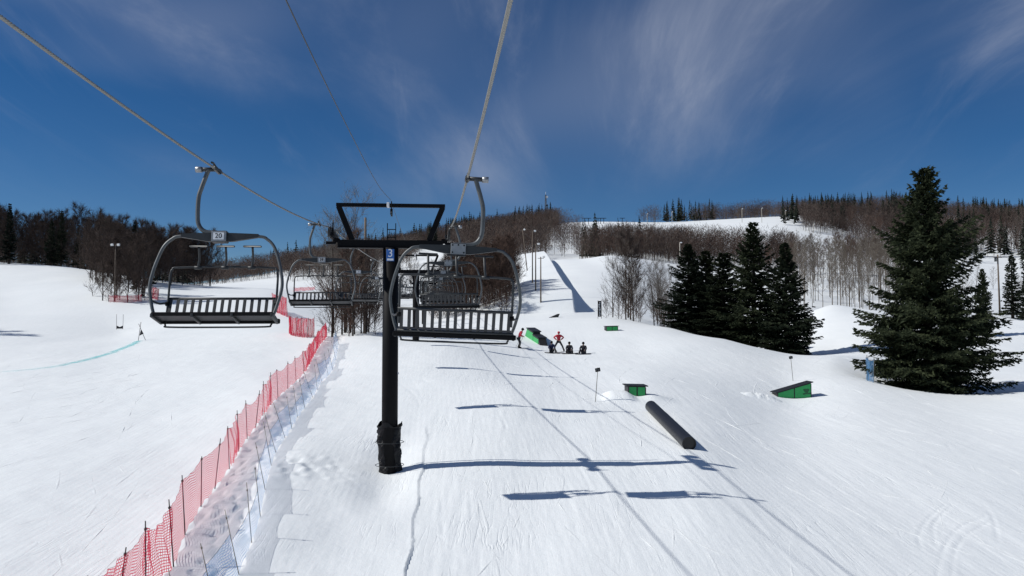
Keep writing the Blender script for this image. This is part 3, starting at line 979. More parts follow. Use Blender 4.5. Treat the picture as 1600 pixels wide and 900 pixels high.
def make_chair(full=True):
    e = empty('lift_chair', (0, 0, 0))
    cx = -0.10
    S = lambda pts: [(cx + a, b, c) for a, b, c in pts]
    # grip on the rope
    g = MB()
    g.box((0.0, 0, -.005), (.075, .34, .075), bev=.02)
    g.tube([(0.02, 0, 0.0), (.30, 0, -.005)], .036, 10)
    for y in (-.2, .2):
        g.tube(spline([(0, y * .6, .035), (0, y, .045), (0, y * 1.5, .03)], 3), .018, 6)
    gp = g.build('grip', M['dgalv'], e, True)
    MB().tube([(.24, 0, -.005), (.34, 0, -.005)], .05, 12).build('spring_cap', M['hub'], gp, True)
    h = MB()
    h.tube(spline([(.13, 0, .0), (.165, 0, -.10), (.235, 0, -.32), (.275, 0, -.5), (.275, 0, -.82), (.245, 0, -.96), (.16, 0, -1.05), (.02, 0, -1.075), (-.18, 0, -1.075)], 6), .036, 12)
    h.build('hanger', M['galv'], e, True)
    hb = MB().box((cx, 0, -1.15), (.25, .15, .19), bev=.012).build('hanger_clamp', M['dgalv'], e)
    for s in (-1, 1):
        pl = MB().box((cx, s * .082, -1.15), (.235, .012, .17), bev=.004).build('clamp_plate', M['hub'], hb)
        if full and s < 0:
            for bx, bz in ((-.09, .06), (0, .065), (.09, .06), (-.09, -.055), (.09, -.055)):
                MB().tube([(cx + bx, -.086, -1.15 + bz), (cx + bx, -.100, -1.15 + bz)], .014, 6).build('bolt', M['black'], hb)
    b = MB()
    half = [(-.93, .16, -2.47), (-.985, .14, -2.3), (-1.045, .10, -2.0), (-1.02, .07, -1.75), (-.955, .04, -1.5), (-.88, .02, -1.31), (-.77, .0, -1.19), (-.62, 0, -1.135)]
    full_p = half + [(0, 0, -1.12)] + [(-a, y, z) for a, y, z in half[::-1]]
    b.tube(spline(S(full_p), 5), .026, 10)
    bl = b.build('bail', M['galv'], e, True)
    k = MB()
    k.prism([(cx - .62, -1.10), (cx - .2, -1.085), (cx + .2, -1.085), (cx + .62, -1.10), (cx + .62, -1.155), (cx + .2, -1.225), (cx - .2, -1.225), (cx - .62, -1.155)], -.035, .035)
    k.build('bail_beam', M['dgalv'], bl)
    # seat, tipped back
    ty = math.atan2(0.075, 0.48)
    rot = Matrix.Rotation(ty, 3, 'X')
    st = MB().box((cx, .04, -2.478), (1.86, .42, .03), rot, bev=.012).build('seat', M['seat'], e)
    MB().box((cx, .255, -2.452), (1.90, .045, .06), rot, bev=.012).build('seat_edge', M['black'], st)
    MB().box((cx, -.19, -2.525), (1.94, .05, .08), rot, bev=.012).build('seat_edge', M['black'], st)
    for x in (-.93, -.31, .31, .93):
        MB().box((cx + x, .06, -2.51), (.04, .48, .06), rot, bev=.006).build('seat_bearer', M['dgalv'], st)
    # backrest
    bt, bb = (-.33, -2.13), (-.22, -2.47)
    bk = empty('backrest', (0, 0, 0)); bk.parent = e
    MB().tube(S([(-.90, bt[0], bt[1]), (.90, bt[0], bt[1])]), .022, 8).build('rail', M['dgalv'], bk, True)
    MB().tube(S([(-.90, bb[0], bb[1]), (.90, bb[0], bb[1])]), .022, 8).build('rail', M['dgalv'], bk, True)
    brot = Matrix.Rotation(math.atan2(bt[0] - bb[0], bt[1] - bb[1]) * -1, 3, 'X')
    if full:
        sl = MB().box((0, 0, 0), (.052, .018, .36), brot, bev=.005).mesh('slat', M['seat'])
        for i in range(15):
            link('slat', sl, bk, (cx - .84 + 1.68 * i / 14, (bt[0] + bb[0]) / 2 + .012, (bt[1] + bb[1]) / 2))
    else:
        sl = MB()
        for i in range(15):
            sl.box((cx - .84 + 1.68 * i / 14, (bt[0] + bb[0]) / 2 + .012, (bt[1] + bb[1]) / 2), (.062, .018, .33), brot)
        tag(sl.build('slat_row', M['seat'], bk), kind='stuff')
    # raised restraint bar with foot rests
    rb = MB()
    rb.tube(spline(S([(-.88, -.26, -2.36), (-.88, -.30, -2.1), (-.88, -.34, -1.72), (-.85, -.35, -1.63), (-.76, -.355, -1.60), (0, -.355, -1.585), (.76, -.355, -1.60), (.85, -.35, -1.63), (.88, -.34, -1.72), (.88, -.30, -2.1), (.88, -.26, -2.36)]), 4), .019, 8)
    rbo = rb.build('restraint_bar', M['dgalv'], e, True)
    for x in (-.44, 0, .44):
        f = MB(); f.tube(spline(S([(x, -.355, -1.59), (x - .02, -.34, -1.45), (x - .03, -.24, -1.27)]), 4), .019, 8)
        f.box((cx + x - .03, -.23, -1.26), (.30, .05, .03), bev=.008)
        f.tube(S([(x - .06, -.355, -1.60), (x + .06, -.355, -1.60)]), .030, 6)
        f.build('foot_rest', M['dgalv'], rbo, True)
    for s in (-1, 1):
        a = MB(); a.tube(spline(S([(s * .88, -.29, -2.2), (s * .95, -.1, -2.24), (s * 1.0, .1, -2.22)]), 4), .017, 6)
        a.tube(S([(s * .93, .16, -2.45), (s * .93, -.2, -2.52)]), .022, 6)
        a.build('side_brace', M['dgalv'], e, True)
        MB().tube(S([(s * .85, -.285, -2.22), (s * .915, -.285, -2.22)]), .038, 8).build('pivot', M['black'], e, True)
    u = MB(); u.tube(spline(S([(-.86, -.16, -2.52), (-.84, -.10, -2.60), (-.76, -.06, -2.63), (0, -.06, -2.635), (.76, -.06, -2.63), (.84, -.10, -2.60), (.86, -.16, -2.52)]), 4), .015, 6)
    u.build('under_rail', M['dgalv'], e, True)
    return e


chair_full = make_chair(True)
chair_far = make_chair(False)
CH_D = [12.8 + 12.35 * k for k in range(14)]
used = {'f': False, 's': False}
ORD = ['', 'next', 'second', 'third', 'fourth', 'fifth', 'sixth', 'seventh', 'eighth', 'ninth', 'tenth', 'eleventh', 'twelfth', 'thirteenth']
for k, d in enumerate(CH_D):
    for side in (-1, 1):
        key = 'f' if k < 5 else 's'
        src = chair_full if key == 'f' else chair_far
        c = src if not used[key] else copy_tree(src)
        used[key] = True
        dd = d + (0.45 if (side < 0 and k == 0) else 0.0)
        c.location = rope_p(dd - side * GA * math.sin(YAW), side)
        c.rotation_euler = (R(6) if side < 0 else rng.uniform(-.02, .02), (R(2.3) if (k == 0 and side > 0) else rng.uniform(-.02, .02)), YAW + (math.pi if side < 0 else 0.0) + rng.uniform(-.02, .02))
        if side < 0:
            lb = 'empty chair numbered 20 facing downhill on the descending rope' if k == 0 else 'empty chair facing downhill, %s uphill of the chair numbered 20' % ORD[k]
        else:
            lb = 'empty slatted chair seen from behind, hanging just downhill of tower plate 3' if k == 0 else 'empty chair on the ascending rope, %s uphill of the large slatted one' % ORD[k]
        tag(c, lb, 'chairlift chair', 'empty chairs hanging from the ropes')
        if side < 0 and k < 2:
            pl = MB().box((-.10, .094, -1.15), (.17, .008, .115)).build('number_plate', M['white'], c)
            if k == 0:
                link('number', text_mesh('20', .115, M['black'], 'number'), pl, (-.10, .099, -1.15), (math.pi / 2, 0, math.pi))
            else:
                link('number', text_mesh('19', .115, M['black'], 'number'), pl, (-.10, .099, -1.15), (math.pi / 2, 0, math.pi))

# ------------------------------------------------------------------ net fences
def net_panel(name, tops, bots, mat, parent, o, cols=8, rows=7, sag=.12, bil=.10, bunch=0.0):
    """net hung between two posts; returns mesh object with metric UVs"""
    vs, uvs, fs = [], [], []
    (a1, a2), (b1, b2) = tops, bots
    L = (a2 - a1).length
    nrm = (a2 - a1).cross(Vector((0, 0, 1))).normalized()
    ph = rng.uniform(0, 6)
    cum = 0
    for i in range(cols + 1):
        f = i / cols
        t = a1.lerp(a2, f) - Vector((0, 0, sag * 4 * f * (1 - f)))
        b = b1.lerp(b2, f) + Vector((0, 0, .05 * math.sin(f * 9 + ph)))
        for j in range(rows + 1):
            g = j / rows
            p = b.lerp(t, g)
            p = p + nrm * (bil * math.sin(math.pi * g) * math.sin(f * math.pi) * math.sin(ph + g * 2) + bunch * .10 * math.sin(f * 21 + ph + g * 3)) \
                + (a2 - a1) * (bunch * .06 * math.sin(f * 13 + g * 5 + ph))
            vs.append(p - o); uvs.append((f * L * (1 + bunch), g * (t - b).length))
    for i in range(cols):
        for j in range(rows):
            k = i * (rows + 1) + j
            fs.append((k, k + rows + 1, k + rows + 2, k + 1))
    me = bpy.data.meshes.new(name)
    me.from_pydata(vs, [], fs)
    me.materials.append(mat)
    ul = me.uv_layers.new(name='UVMap')
    for p in me.polygons:
        p.use_smooth = True
        for li in p.loop_indices:
            ul.data[li].uv = uvs[me.loops[li].vertex_index]
    ob = link(name, me, parent)
    tb = MB(); n = rows + 1
    tb.tube([Vector(vs[i * n + rows]) for i in range(cols + 1)], .004, 4)
    tb.build('edge_cord', mat if False else M['redcloth'] if mat in (M['rednet'], M['rednet2']) else M['navycloth'], ob)
    return ob


def fence(name, pts, h, mat, pmat, label, cat, group, lean=(0, 0), pr=.017, net_lo=0.04, net_hi=.93, sag=.14, jit=.06, drop=None, bunches=None):
    o = pts[0].copy()
    e = empty(name, o, 0, label, cat, group)
    tops = []
    for i, p in enumerate(pts):
        ln = Vector((lean[0] + rng.uniform(-jit, jit), lean[1] + rng.uniform(-jit, jit), 1)).normalized()
        t = p + ln * h * rng.uniform(.95, 1.06)
        m = MB(); m.tube([p - o - ln * .3, t - o], [pr, pr * .8], 7)
        m.build('post', pmat, e, True)
        MB().tube([p + ln * h * .90 - o, p + ln * h * .93 - o], pr * 1.8, 7).build('clip', pmat, e, True)
        tops.append((p, t, ln))
    for i in range(len(pts) - 1):
        if drop and drop(i): continue
        (p1, t1, l1), (p2, t2, l2) = tops[i], tops[i + 1]
        hi = net_hi(i) if callable(net_hi) else net_hi
        bn = bunches(i) if bunches else 0.0
        net_panel('net', (p1 + l1 * h * hi, p2 + l2 * h * hi), (p1 + l1 * net_lo, p2 + l2 * net_lo), (M['rednet2'] if (bn > .6 and mat is M['rednet']) else mat), e, o, sag=sag * rng.uniform(.3, 1.6), bunch=bn, cols=14 if bn else 8)
    return e


def gp(u, d):
    x = (u - 800) / FPX * d
    return Vector((x, d, hz(x, d)))


fence('safety_fence', [gp(u, d) for u, d in RED_U], 1.55, M['rednet'], M['fpole'], 'long red net safety fence on dark posts beside the race piste', 'fence', 'net safety fences',
      bunches=lambda i: .55 if i in (1, 3, 8, 12) else (0.8 if i > 16 else 0.12), jit=.09)
fence('safety_fence', [gp(u, d) for u, d in BLUE_U], 1.45, M['bluenet'], M['bpole'], 'slumped blue net fence on leaning thin poles beside the tower', 'fence', 'net safety fences',
      lean=(-.26, .10), pr=.011, net_hi=lambda i: .52 + .24 * math.sin(i * 1.9) + .16 * math.sin(i * 4.3) + .06, sag=.07, jit=.10)
far1 = [hit(u, v, 60) for u, v in ((452, 521), (455, 524), (462, 526), (470, 527), (480, 528), (490, 527))]
fence('safety_fence', far1, 2.0, M['rednet'], M['fpole'], 'short red net screen turning off the long fence below the bare trees', 'fence', 'net safety fences', bunches=lambda i: .9)
far2 = [hit(u, v, 90) for u, v in ((426, 486), (433, 489), (440, 492), (449, 496))]
fence('safety_fence', far2, 2.6, M['rednet'], M['fpole'], 'tall red net screen at the piste edge beyond chair 20', 'fence', 'net safety fences', bunches=lambda i: 1.0)
far3 = [hit(u, v, 90) for u, v in ((232, 466), (238, 467), (243, 468), (247, 470))]
fence('safety_fence', far3, 2.0, M['rednet'], M['fpole'], 'short red net at the right foot of the left tree clump', 'fence', 'net safety fences', bunches=lambda i: .7)
far5 = [hit(u, v, 90) for u, v in ((170, 473), (178, 473), (200, 473), (222, 471))]
fence('safety_fence', far5, 1.2, M['rednet'], M['fpole'], 'low red net round the foot of the twin lamp pole', 'fence', 'net safety fences', bunches=lambda i: .2)
far4 = [hit(u, v, 100) for u, v in ((458, 455.5), (470, 454.5), (482, 453.5), (492, 452.5))]
fence('safety_fence', far4, 1.0, M['rednet'], M['fpole'], 'low red net on the skyline of the race piste', 'fence', 'net safety fences', bunches=lambda i: .7)
bt_ = [SPR + Vector((-4.6, -1.6, 0)), SPR + Vector((-4.5, -.4, 0)), SPR + Vector((-4.0, .7, 0))]
bt_ = [Vector((p.x, p.y, hz(p.x, p.y))) for p in bt_]
fence('safety_fence', bt_, 1.8, M['bluenet'], M['bpole'], 'short blue net beside the lone big spruce', 'fence', 'net safety fences', bunches=lambda i: 1.0, pr=.02)

# ------------------------------------------------------------------ terrain park
def ramp_box(name, loc, rz, L, W, h0, h1, label, panels=2, mark=False, over=.18):
    """green panelled box with a black deck rising from h0 to h1 along local x"""
    e = empty(name, loc, rz, label, 'park box', 'green park boxes')
    fr = MB()
    f = MB().prism([(-L / 2, -.3), (L / 2, -.3), (L / 2, h1), (-L / 2, h0)], -W / 2 + .03, W / 2 - .03); f.build('core', M['deck'], e)
    hh = lambda x: h0 + (h1 - h0) * (x + L / 2) / L
    for s in (-1, 1):
        for i in range(panels):
            x0, x1 = -L / 2 + L * i / panels + .035, -L / 2 + L * (i + 1) / panels - .035
            y = s * (W / 2 - .03)
            pb = MB().prism([(x0, .0), (x1, .0), (x1, hh(x1) - .04), (x0, hh(x0) - .04)], y, y + s * .02).build('side_panel', M['green'], e)
            if mark and i == panels - 1 and s < 0:
                mk = MB()
                cx, cy = (x0 + x1) / 2 + .22, hh(x1) * .48
                pts = [(cx + .17 * math.cos(a) * (1 + .35 * math.sin(3 * a)), cy + .17 * math.sin(a) * (1 + .3 * math.cos(2 * a))) for a in [2 * math.pi * k / 16 for k in range(16)]]
                mk.prism(pts, -W / 2 + .004, -W / 2 + .008)
                mk.prism([(cx - .22, cy - .24), (cx + .34, cy - .20), (cx + .34, cy - .11), (cx - .22, cy - .15)], -W / 2 + .004, -W / 2 + .008)
                mk.build('painted_mark', M['dkgreen'], pb)
    for s in (-1, 1):
        for y0 in (-W / 2 + .0, ):
            MB().box((s * (L / 2 - .01), 0, (h1 if s > 0 else h0) / 2 - .02), (.05, W, (h1 if s > 0 else h0) - .06)).build('end_board', M['deck'], e)
    dk = MB()
    x0, x1 = -L / 2 - over, L / 2 + over
    dk.prism([(x0, hh(x0)), (x1, hh(x1)), (x1, hh(x1) + .05), (x0, hh(x0) + .05)], -W / 2 - .05, W / 2 + .05)
    dk.build('deck', M['deck'], e)
    return e


def at_hit(u, v, dmin=13): return hit(u, v, dmin)


p = at_hit(1237, 621, 40); k = p.y / FPX
ramp_box('park_box', p, R(3), 57 * k * .93, .9, 0.33, 0.93, 'wedge shaped green park box with sloping black deck and printed mark', 2, True, .12)
p = gp(993, 42.0); k = p.y / FPX
ramp_box('park_box', p + Vector((0, .3, 0)), R(2), 27 * k, 1.1, .50, .48, 'low green park box with black lid above the black pipe', 2, False, .12)
p = at_hit(955, 517, 70); k = p.y / FPX
ramp_box('park_box', p, R(4), 18 * k, 1.2, .42, .45, 'small distant green park box below the bare tree thicket', 2, False, .1)
# stepped down box, running down the slope
p = at_hit(851, 541, 60)
ax_ = Vector((-1.15, 8.0, 0)).normalized()
q_ = p + ax_ * 0.6
e = empty('stepped_park_box', (q_.x, q_.y, hz(q_.x, q_.y)), math.atan2(ax_.y, ax_.x), 'green two step park box running downhill beside the red jacket skier', 'park box', 'green park boxes')
rise_ = (hz(q_.x + ax_.x * 7, q_.y + ax_.y * 7) - hz(q_.x, q_.y)) / 7
for a, b, h0, h1 in ((0.6, 3.6, 0.62, 0.74), (3.6, 7.2, 1.02, 1.18)):
    ha, hb_ = h0 + rise_ * a * .55, h1 + rise_ * b * .55
    ga, gb = rise_ * a - .35, rise_ * b - .35
    MB().prism([(a, ga), (b, gb), (b, hb_), (a, ha)], -.35, .35).build('core', M['deck'], e)
    for s in (-1, 1):
        MB().prism([(a + .08, ga), (b - .08, gb), (b - .08, hb_ - .12), (a + .08, ha - .12)], s * .352, s * .375).build('side_panel', M['green'], e)
    MB().prism([(a - .05, ha), (b + .05, hb_), (b + .05, hb_ + .08), (a - .05, ha + .08)], -.45, .45).build('deck', M['deck'], e)
MB().prism([(0.58, -.4), (0.58, .60), (-.6, -.3)], -.36, .36).build('end_slope', M['deck'], e)  # shaded near end: its shade is put in as the black deck colour
MB().prism([(7.22, rise_ * 7 - .4), (7.22, 1.16 + rise_ * 3.9), (9.0, rise_ * 9 - .3)], -.36, .36).build('end_slope', M['green'], e)

# black pipe
a = gp(1075, 31.0); b = gp(1016, 38.3)
r = .275
a.z += r * .80; b.z += r * 0.95
dirv = (b - a)
mb = MB(); L = dirv.length
n = 28
mb.tube([(0, 0, 0), (0, 0, L * .25), (0, 0, L * .5), (0, 0, L * .75), (0, 0, L)], r, n, False)
mb.add([(r * .9 * math.cos(2 * math.pi * k / n), r * .9 * math.sin(2 * math.pi * k / n), .06) for k in range(n)], [tuple(range(n))])
mb.add([(r * math.cos(2 * math.pi * k / n), r * math.sin(2 * math.pi * k / n), 0) for k in range(n)] + [(r * .9 * math.cos(2 * math.pi * k / n), r * .9 * math.sin(2 * math.pi * k / n), 0) for k in range(n)] + [(r * .9 * math.cos(2 * math.pi * k / n), r * .9 * math.sin(2 * math.pi * k / n), .06) for k in range(n)],
       [(k, (k + 1) % n, n + (k + 1) % n, n + k) for k in range(n)] + [(n + k, n + (k + 1) % n, 2 * n + (k + 1) % n, 2 * n + k) for k in range(n)])
mb.ball((0, 0, L), (r, r, r * .45), n, 8)
pp = mb.mesh('jib_pipe', M['pipe'], True)
po = link('jib_pipe', pp, None, a)
po.rotation_mode = 'QUATERNION'
po.rotation_quaternion = dirv.to_track_quat('Z', 'Y')
tag(po, 'long black plastic pipe lying down the slope', 'pipe')


def marker(u, v, d, h, label, tilt=0.04, sign=True):
    p = gp(u, d)
    e = empty('marker_pole', p, 0, label, 'marker', 'park marker poles')
    t = Vector((tilt * h, 0, h))
    MB().tube([(0, 0, -.3), t], .017, 7).build('pole', M['bpole'], e, True)
    if sign:
        q = t * .93
        MB().box(q + Vector((0, -.025, 0)), (.26, .015, .19), Matrix.Rotation(-.18, 3, 'Y'), bev=.004).build('sign_panel', M['black'], e)
        s2 = MB(); s2.box(q + Vector((-.05, -.036, .0)), (.06, .004, .03)); s2.box(q + Vector((.05, -.036, -.01)), (.06, .004, .03)); s2.build('sign_print', M['hub'], e)
    return e


marker(929, 632, 40.5, 1.72, 'thin leaning pole with small black sign left of the low green box', .09)
marker(1238, 600, 56, 1.75, 'thin pole with small black sign behind the wedge box', -.10)
# stakes
for (u, v, dm, h, tl, mt, lb) in ((1172, 540, 60, 1.7, .04, 'polew', 'pale wooden stake standing in front of the spruce group'),
                                   (1088, 519, 60, 3.0, -.18, 'polew', 'leaning pale spotted stake beside the leftmost spruces')):
    p = hit(u, v, dm)
    o = MB().tube([(0, 0, -.4), (tl * h * .5, 0, h * .5), (tl * h, 0, h)], [.06, .055, .045], 7).build('wooden_stake', M[mt], None, True, p)
    tag(o, lb, 'stake')
# banner
p = hit(937, 498, 95)
e = empty('banner_frame', p, R(8), 'tall narrow black and white banner standing at the slope edge', 'banner')
k = p.y / FPX
for s in (-1, 1):
    MB().tube([(s * .22, 0, -.3), (s * .22, 0, 2.35)], .03, 6).build('post', M['fpole'], e, True)
MB().box((0, 0, 1.25), (.40, .02, 2.0)).build('cloth', M['black'], e)
for i in range(9):
    MB().box((rng.uniform(-.06, .06), -.016, .4 + .2 * i), (rng.uniform(.12, .26), .008, .09)).build('cloth_print', M['white'], e)
# low kicker lip by the jump
p = hit(866, 496, 90)
tag(MB().prism([(-.9, -.1), (.5, -.1), (.75, .5), (.5, .5)], -.5, .5).build('small_kicker', M['deck'], None, False, p), 'small dark wedge on the snow below the jump', 'kicker')
# snow heap beside wedge box
p = hit(1190, 621, 40)
vs, fs = [], []
nx, ny = 26, 9
for i in range(nx + 1):
    for j in range(ny + 1):
        x = (i / nx - .5) * 2.6; y = (j / ny - .5) * 1.2
        e_ = max(0, 1 - (abs(x) / 1.3) ** 2.5) * max(0, 1 - (abs(y) / .6) ** 2)
        vs.append((p.x + x, p.y + y, hz(p.x + x, p.y + y) - .03 + e_ * (.20 + .10 * rng.uniform(-1, 1))))
for i in range(nx):
    for j in range(ny):
        k_ = i * (ny + 1) + j
        fs.append((k_, k_ + ny + 1, k_ + ny + 2, k_ + 1))
tag(MB().add([Vector(v) - p for v in vs], fs).build('snow_heap', M['snow'], None, True, p), 'low lumpy snow heap beside the wedge shaped green box', kind='structure')

# ------------------------------------------------------------------ race gates and dye line
def gate(u, v, dm, label, style):
    p = hit(u, v, dm)
    e = empty('race_gate', p, R(-6 if style else 10), label, 'gate', 'race gates')
    if style == 0:
        for s in (-1, 1):
            MB().tube([(s * .36, 0, -.2), (s * .38, 0, 1.85)], .022, 7).build('pole', M['fpole'], e, True)
        MB().prism([(-.36, .10), (.36, .10), (.36, .48), (0, .30), (-.36, .48)], -.006, .006).build('panel', M['flag'], e)
    else:
        MB().tube([(-.30, 0, -.2), (-.02, .0, 1.95)], .026, 7).build('pole', M['fpole'], e, True)
        MB().tube([(.48, .25, -.2), (-.42, .25, 1.75)], .026, 7).build('pole', M['fpole'], e, True)
        MB().prism([(-.22, .52), (.24, .72), (-.05, 1.2)], .09, .10).build('panel', M['flag'], e)


gate(187, 515, 70, 'race gate of two upright poles with a low black panel', 0)
gate(220, 533, 60, 'race gate of crossed leaning poles with a black panel', 1)

dm_, n_, l_, b_ = new_mat('teal dye')
tcn = n_.new('ShaderNodeTexCoord'); tn = n_.new('ShaderNodeTexNoise')
tn.inputs['Scale'].default_value = 1.6; tn.inputs['Detail'].default_value = 6
l_.new(tcn.outputs['Object'], tn.inputs['Vector'])
sp_ = n_.new('ShaderNodeSeparateXYZ'); l_.new(tcn.outputs['UV'], sp_.inputs[0])
b_.inputs['Base Color'].default_value = (0.22, 0.66, 0.68, 1); b_.inputs['Roughness'].default_value = .7
tr_ = n_.new('ShaderNodeBsdfTransparent'); mx_ = n_.new('ShaderNodeMixShader')


def dmth(op, a, c=None):
    k = n_.new('ShaderNodeMath'); k.operation = op; k.use_clamp = False
    for i, v in enumerate((a, c)):
        if v is None: continue
        if isinstance(v, (int, float)): k.inputs[i].default_value = v
        else: l_.new(v, k.inputs[i])
    return k.outputs[0]


edge = dmth('SUBTRACT', 1.0, dmth('ABSOLUTE', dmth('SUBTRACT', dmth('MULTIPLY', sp_.outputs[1], 2.0), 1.0)))
fac = dmth('MULTIPLY', dmth('MULTIPLY', edge, dmth('MULTIPLY', dmth('SUBTRACT', tn.outputs['Fac'], .25), 2.6)), dmth('MULTIPLY', sp_.outputs[0], 1.0))
fm = n_.new('ShaderNodeMath'); fm.operation = 'MINIMUM'; fm.inputs[1].default_value = .8; l_.new(fac, fm.inputs[0]); fm.use_clamp = True
l_.new(fm.outputs[0], mx_.inputs[0]); l_.new(tr_.outputs[0], mx_.inputs[1]); l_.new(b_.outputs[0], mx_.inputs[2])
l_.new(mx_.outputs[0], n_['Material Output'].inputs['Surface'])
M['dye'] = dm_
pts = [hit(u, v, 45) for u, v in ((-30, 583), (30, 579), (85, 573), (120, 566), (155, 557), (185, 547), (205, 539), (217, 533))]
pts = spline(pts, 8)
vs, uv, fs = [], [], []
for i, p in enumerate(pts):
    t = (pts[min(i + 1, len(pts) - 1)] - pts[max(i - 1, 0)]); t.z = 0; t.normalize()
    nn = Vector((-t.y, t.x, 0)) * .55
    f = i / (len(pts) - 1)
    for j in range(5):
        q = p + nn * (j / 2 - 1)
        vs.append((q.x, q.y, hz(q.x, q.y) + .012)); uv.append((min(1, .15 + 1.3 * f), j / 4))
for i in range(len(pts) - 1):
    for j in range(4):
        k_ = i * 5 + j
        fs.append((k_, k_ + 5, k_ + 6, k_ + 1))
me = bpy.data.meshes.new('dye_line'); me.from_pydata(vs, [], fs); me.materials.append(dm_)
ul = me.uv_layers.new(name='UVMap')
for pl in me.polygons:
    for li in pl.loop_indices: ul.data[li].uv = uv[me.loops[li].vertex_index]
tag(link('dye_line', me), 'teal dye line sprayed on the race piste', kind='structure')

# ------------------------------------------------------------------ ski tracks: low ridges thrown up on the piste
trk = MB()


def ridge(pts, w=.05, h=.02):
    pts = [Vector(p) for p in pts]
    if len(pts) < 3: return
    xs = np.array([p.x for p in pts]); ys = np.array([p.y for p in pts])
    zs = height(xs, ys)
    vs, fs = [], []
    ph = rng.uniform(0, 50)
    for i, p in enumerate(pts):
        t = pts[min(i + 1, len(pts) - 1)] - pts[max(i - 1, 0)]
        t = Vector((t.x, t.y, 0)).normalized()
        nn = Vector((-t.y, t.x, 0))
        env = math.sin(math.pi * i / (len(pts) - 1)) ** .5
        hh = h * env * max(0.0, .45 + .8 * math.sin(i * .55 + ph) * math.sin(i * .23 + ph * 2) + rng.uniform(-.2, .3))
        a = p + nn * w; b = p - nn * w
        vs += [(a.x, a.y, zs[i] - .015), (p.x + nn.x * w * .2, p.y + nn.y * w * .2, zs[i] + hh), (b.x, b.y, zs[i] - .015)]
    for i in range(len(pts) - 1):
        k_ = i * 3
        fs += [(k_, k_ + 3, k_ + 4, k_ + 1), (k_ + 1, k_ + 4, k_ + 5, k_ + 2)]
    trk.add(vs, fs)


for i in range(330):
    d0 = rng.uniform(17, 75); x0 = rng.uniform(-2.0, .62 * d0) if rng.random() < .68 else rng.uniform(-.64 * d0, -.42 * d0)
    an = -math.pi / 2 + rng.gauss(.10, .42); cur = rng.gauss(0, .05)
    p = Vector((x0, d0, 0)); pts = []
    for s in range(int(rng.uniform(14, 46))):
        pts.append(p.copy()); an += cur * .25
        p = p + Vector((math.cos(an), math.sin(an), 0)) * (.16 + .002 * d0)
        if p.y < 14: break
    if x0 < 0 and any(abs(q.x - np.interp(q.y, _ry, _rx)) < 1.2 for q in pts): continue
    if x0 > -2.5 and any(q.x < -2.2 - .075 * (q.y - 18.5) for q in pts): continue
    ridge(pts, rng.uniform(.03, .08), rng.uniform(.010, .026))
# edge of the groomed lane: a sharp lip
pts = [Vector((-2.45 - .072 * (y - 18.5) + .03 * math.sin(y * 2.1), y, 0)) for y in np.arange(15, 33, .16)]
tag(trk.build('ski_tracks', M['snow'], None, True), 'ski and snowboard tracks scratched into the groomed snow', kind='stuff')


# ------------------------------------------------------------------ conifers
hero = proto('big_spruce', spruce(3, 15.6, 5.8, 64, 8, 18, 8, .066, .16, .03, .80), M['bark_dk'], M['needles'])
mids = [proto('spruce_%d' % s, spruce(s, 14, rb, 42, 7, 13, 6, .085, .16, .04, pw), M['bark_dk'], M['needles']) for s, rb, pw in ((21, 3.9, .75), (22, 4.4, .88), (23, 3.0, .75))]
smalls = [proto('fir_%d' % s, spruce(s, 12, rb, 26, 6, 7, 4, .13, .15, .10, .85), M['bark_dk'], M['needles_far']) for s, rb in ((31, 1.9), (32, 2.4), (33, 1.6))]

sp = Vector((SPR.x, SPR.y, hz(SPR.x, SPR.y)))
plant('spruce_tree', hero, sp, 1.05, .6, 'lone big dark spruce with wide ragged boughs right of the wedge box', 'spruce')
GRP = [(1076, 96, 382, 0, 'spruce with a dense narrow crown at the left end of the spruce group', 1.5), (1104, 99, 392, 2, 'slim spruce tucked behind the left end of the spruce group', 1.75),
       (1130, 93, 395, 2, 'short slim spruce between the left end and the tallest spruce', 1.9), (1178, 91, 348, 1, 'tallest spruce of the group in front of the birches', 1.22),
       (1228, 88, 380, 1, 'wide spruce at the right end of the group with low drooping boughs', 1.32)]
for u, d, vt, k, lb, w in GRP:
    g = gp(u, d)
    H = P(u, vt, d).z - g.z
    s = H / 14.0
    e = plant('spruce_tree', mids[k], g, s * w, rng.uniform(0, 6), lb, 'spruce', 'spruces grouped behind the crest', 1.0 / w)
g = gp(1536, 100); H = P(1536, 420, 100).z - g.z
plant('spruce_tree', mids[2], g, H / 14, 1.0, 'small spruce peeking out behind the lone big spruce', 'spruce')
for u, d, vt, lb in ((1582, 150, 395, 'brown trunked conifer beside the power pole on the right'), (1606, 145, 410, 'conifer furthest right behind the hump, past the power pole')):
    g = gp(u, d); H = P(u, vt, d).z - g.z
    plant('conifer_tree', smalls[1], g, H / 12 * 1.15, rng.uniform(0, 6), lb, 'conifer', 'conifers by the power pole', .87)

LEFTC = [(12, 195, 318, 'tallest pointed conifer in the forest left of the race piste'), (-20, 190, 345, 'conifer at the far left forest edge'), (78, 205, 345, None), (94, 208, 330, None), (168, 165, 345, None), (208, 152, 347, None),
         (213, 135, 400, None), (236, 150, 395, None), (222, 128, 440, 'little conifer under the bare trees by the twin lamp pole'), (246, 172, 398, None), (120, 215, 352, None)]
for u, d, vt, lb in LEFTC:
    g = gp(u, d); H = P(u, vt, d).z - g.z
    plant('conifer_tree', smalls[rng.randrange(3)], g, H / 12, rng.uniform(0, 6), lb or 'dark conifer among the bare trees of the left forest', 'conifer', 'conifers in the left forest')

# ------------------------------------------------------------------ bare trees
def bt(name, m_tr, m_cr, **k):
    s = k.pop('seed')
    return proto(name, bare_tree(s, **k), m_tr, m_cr)


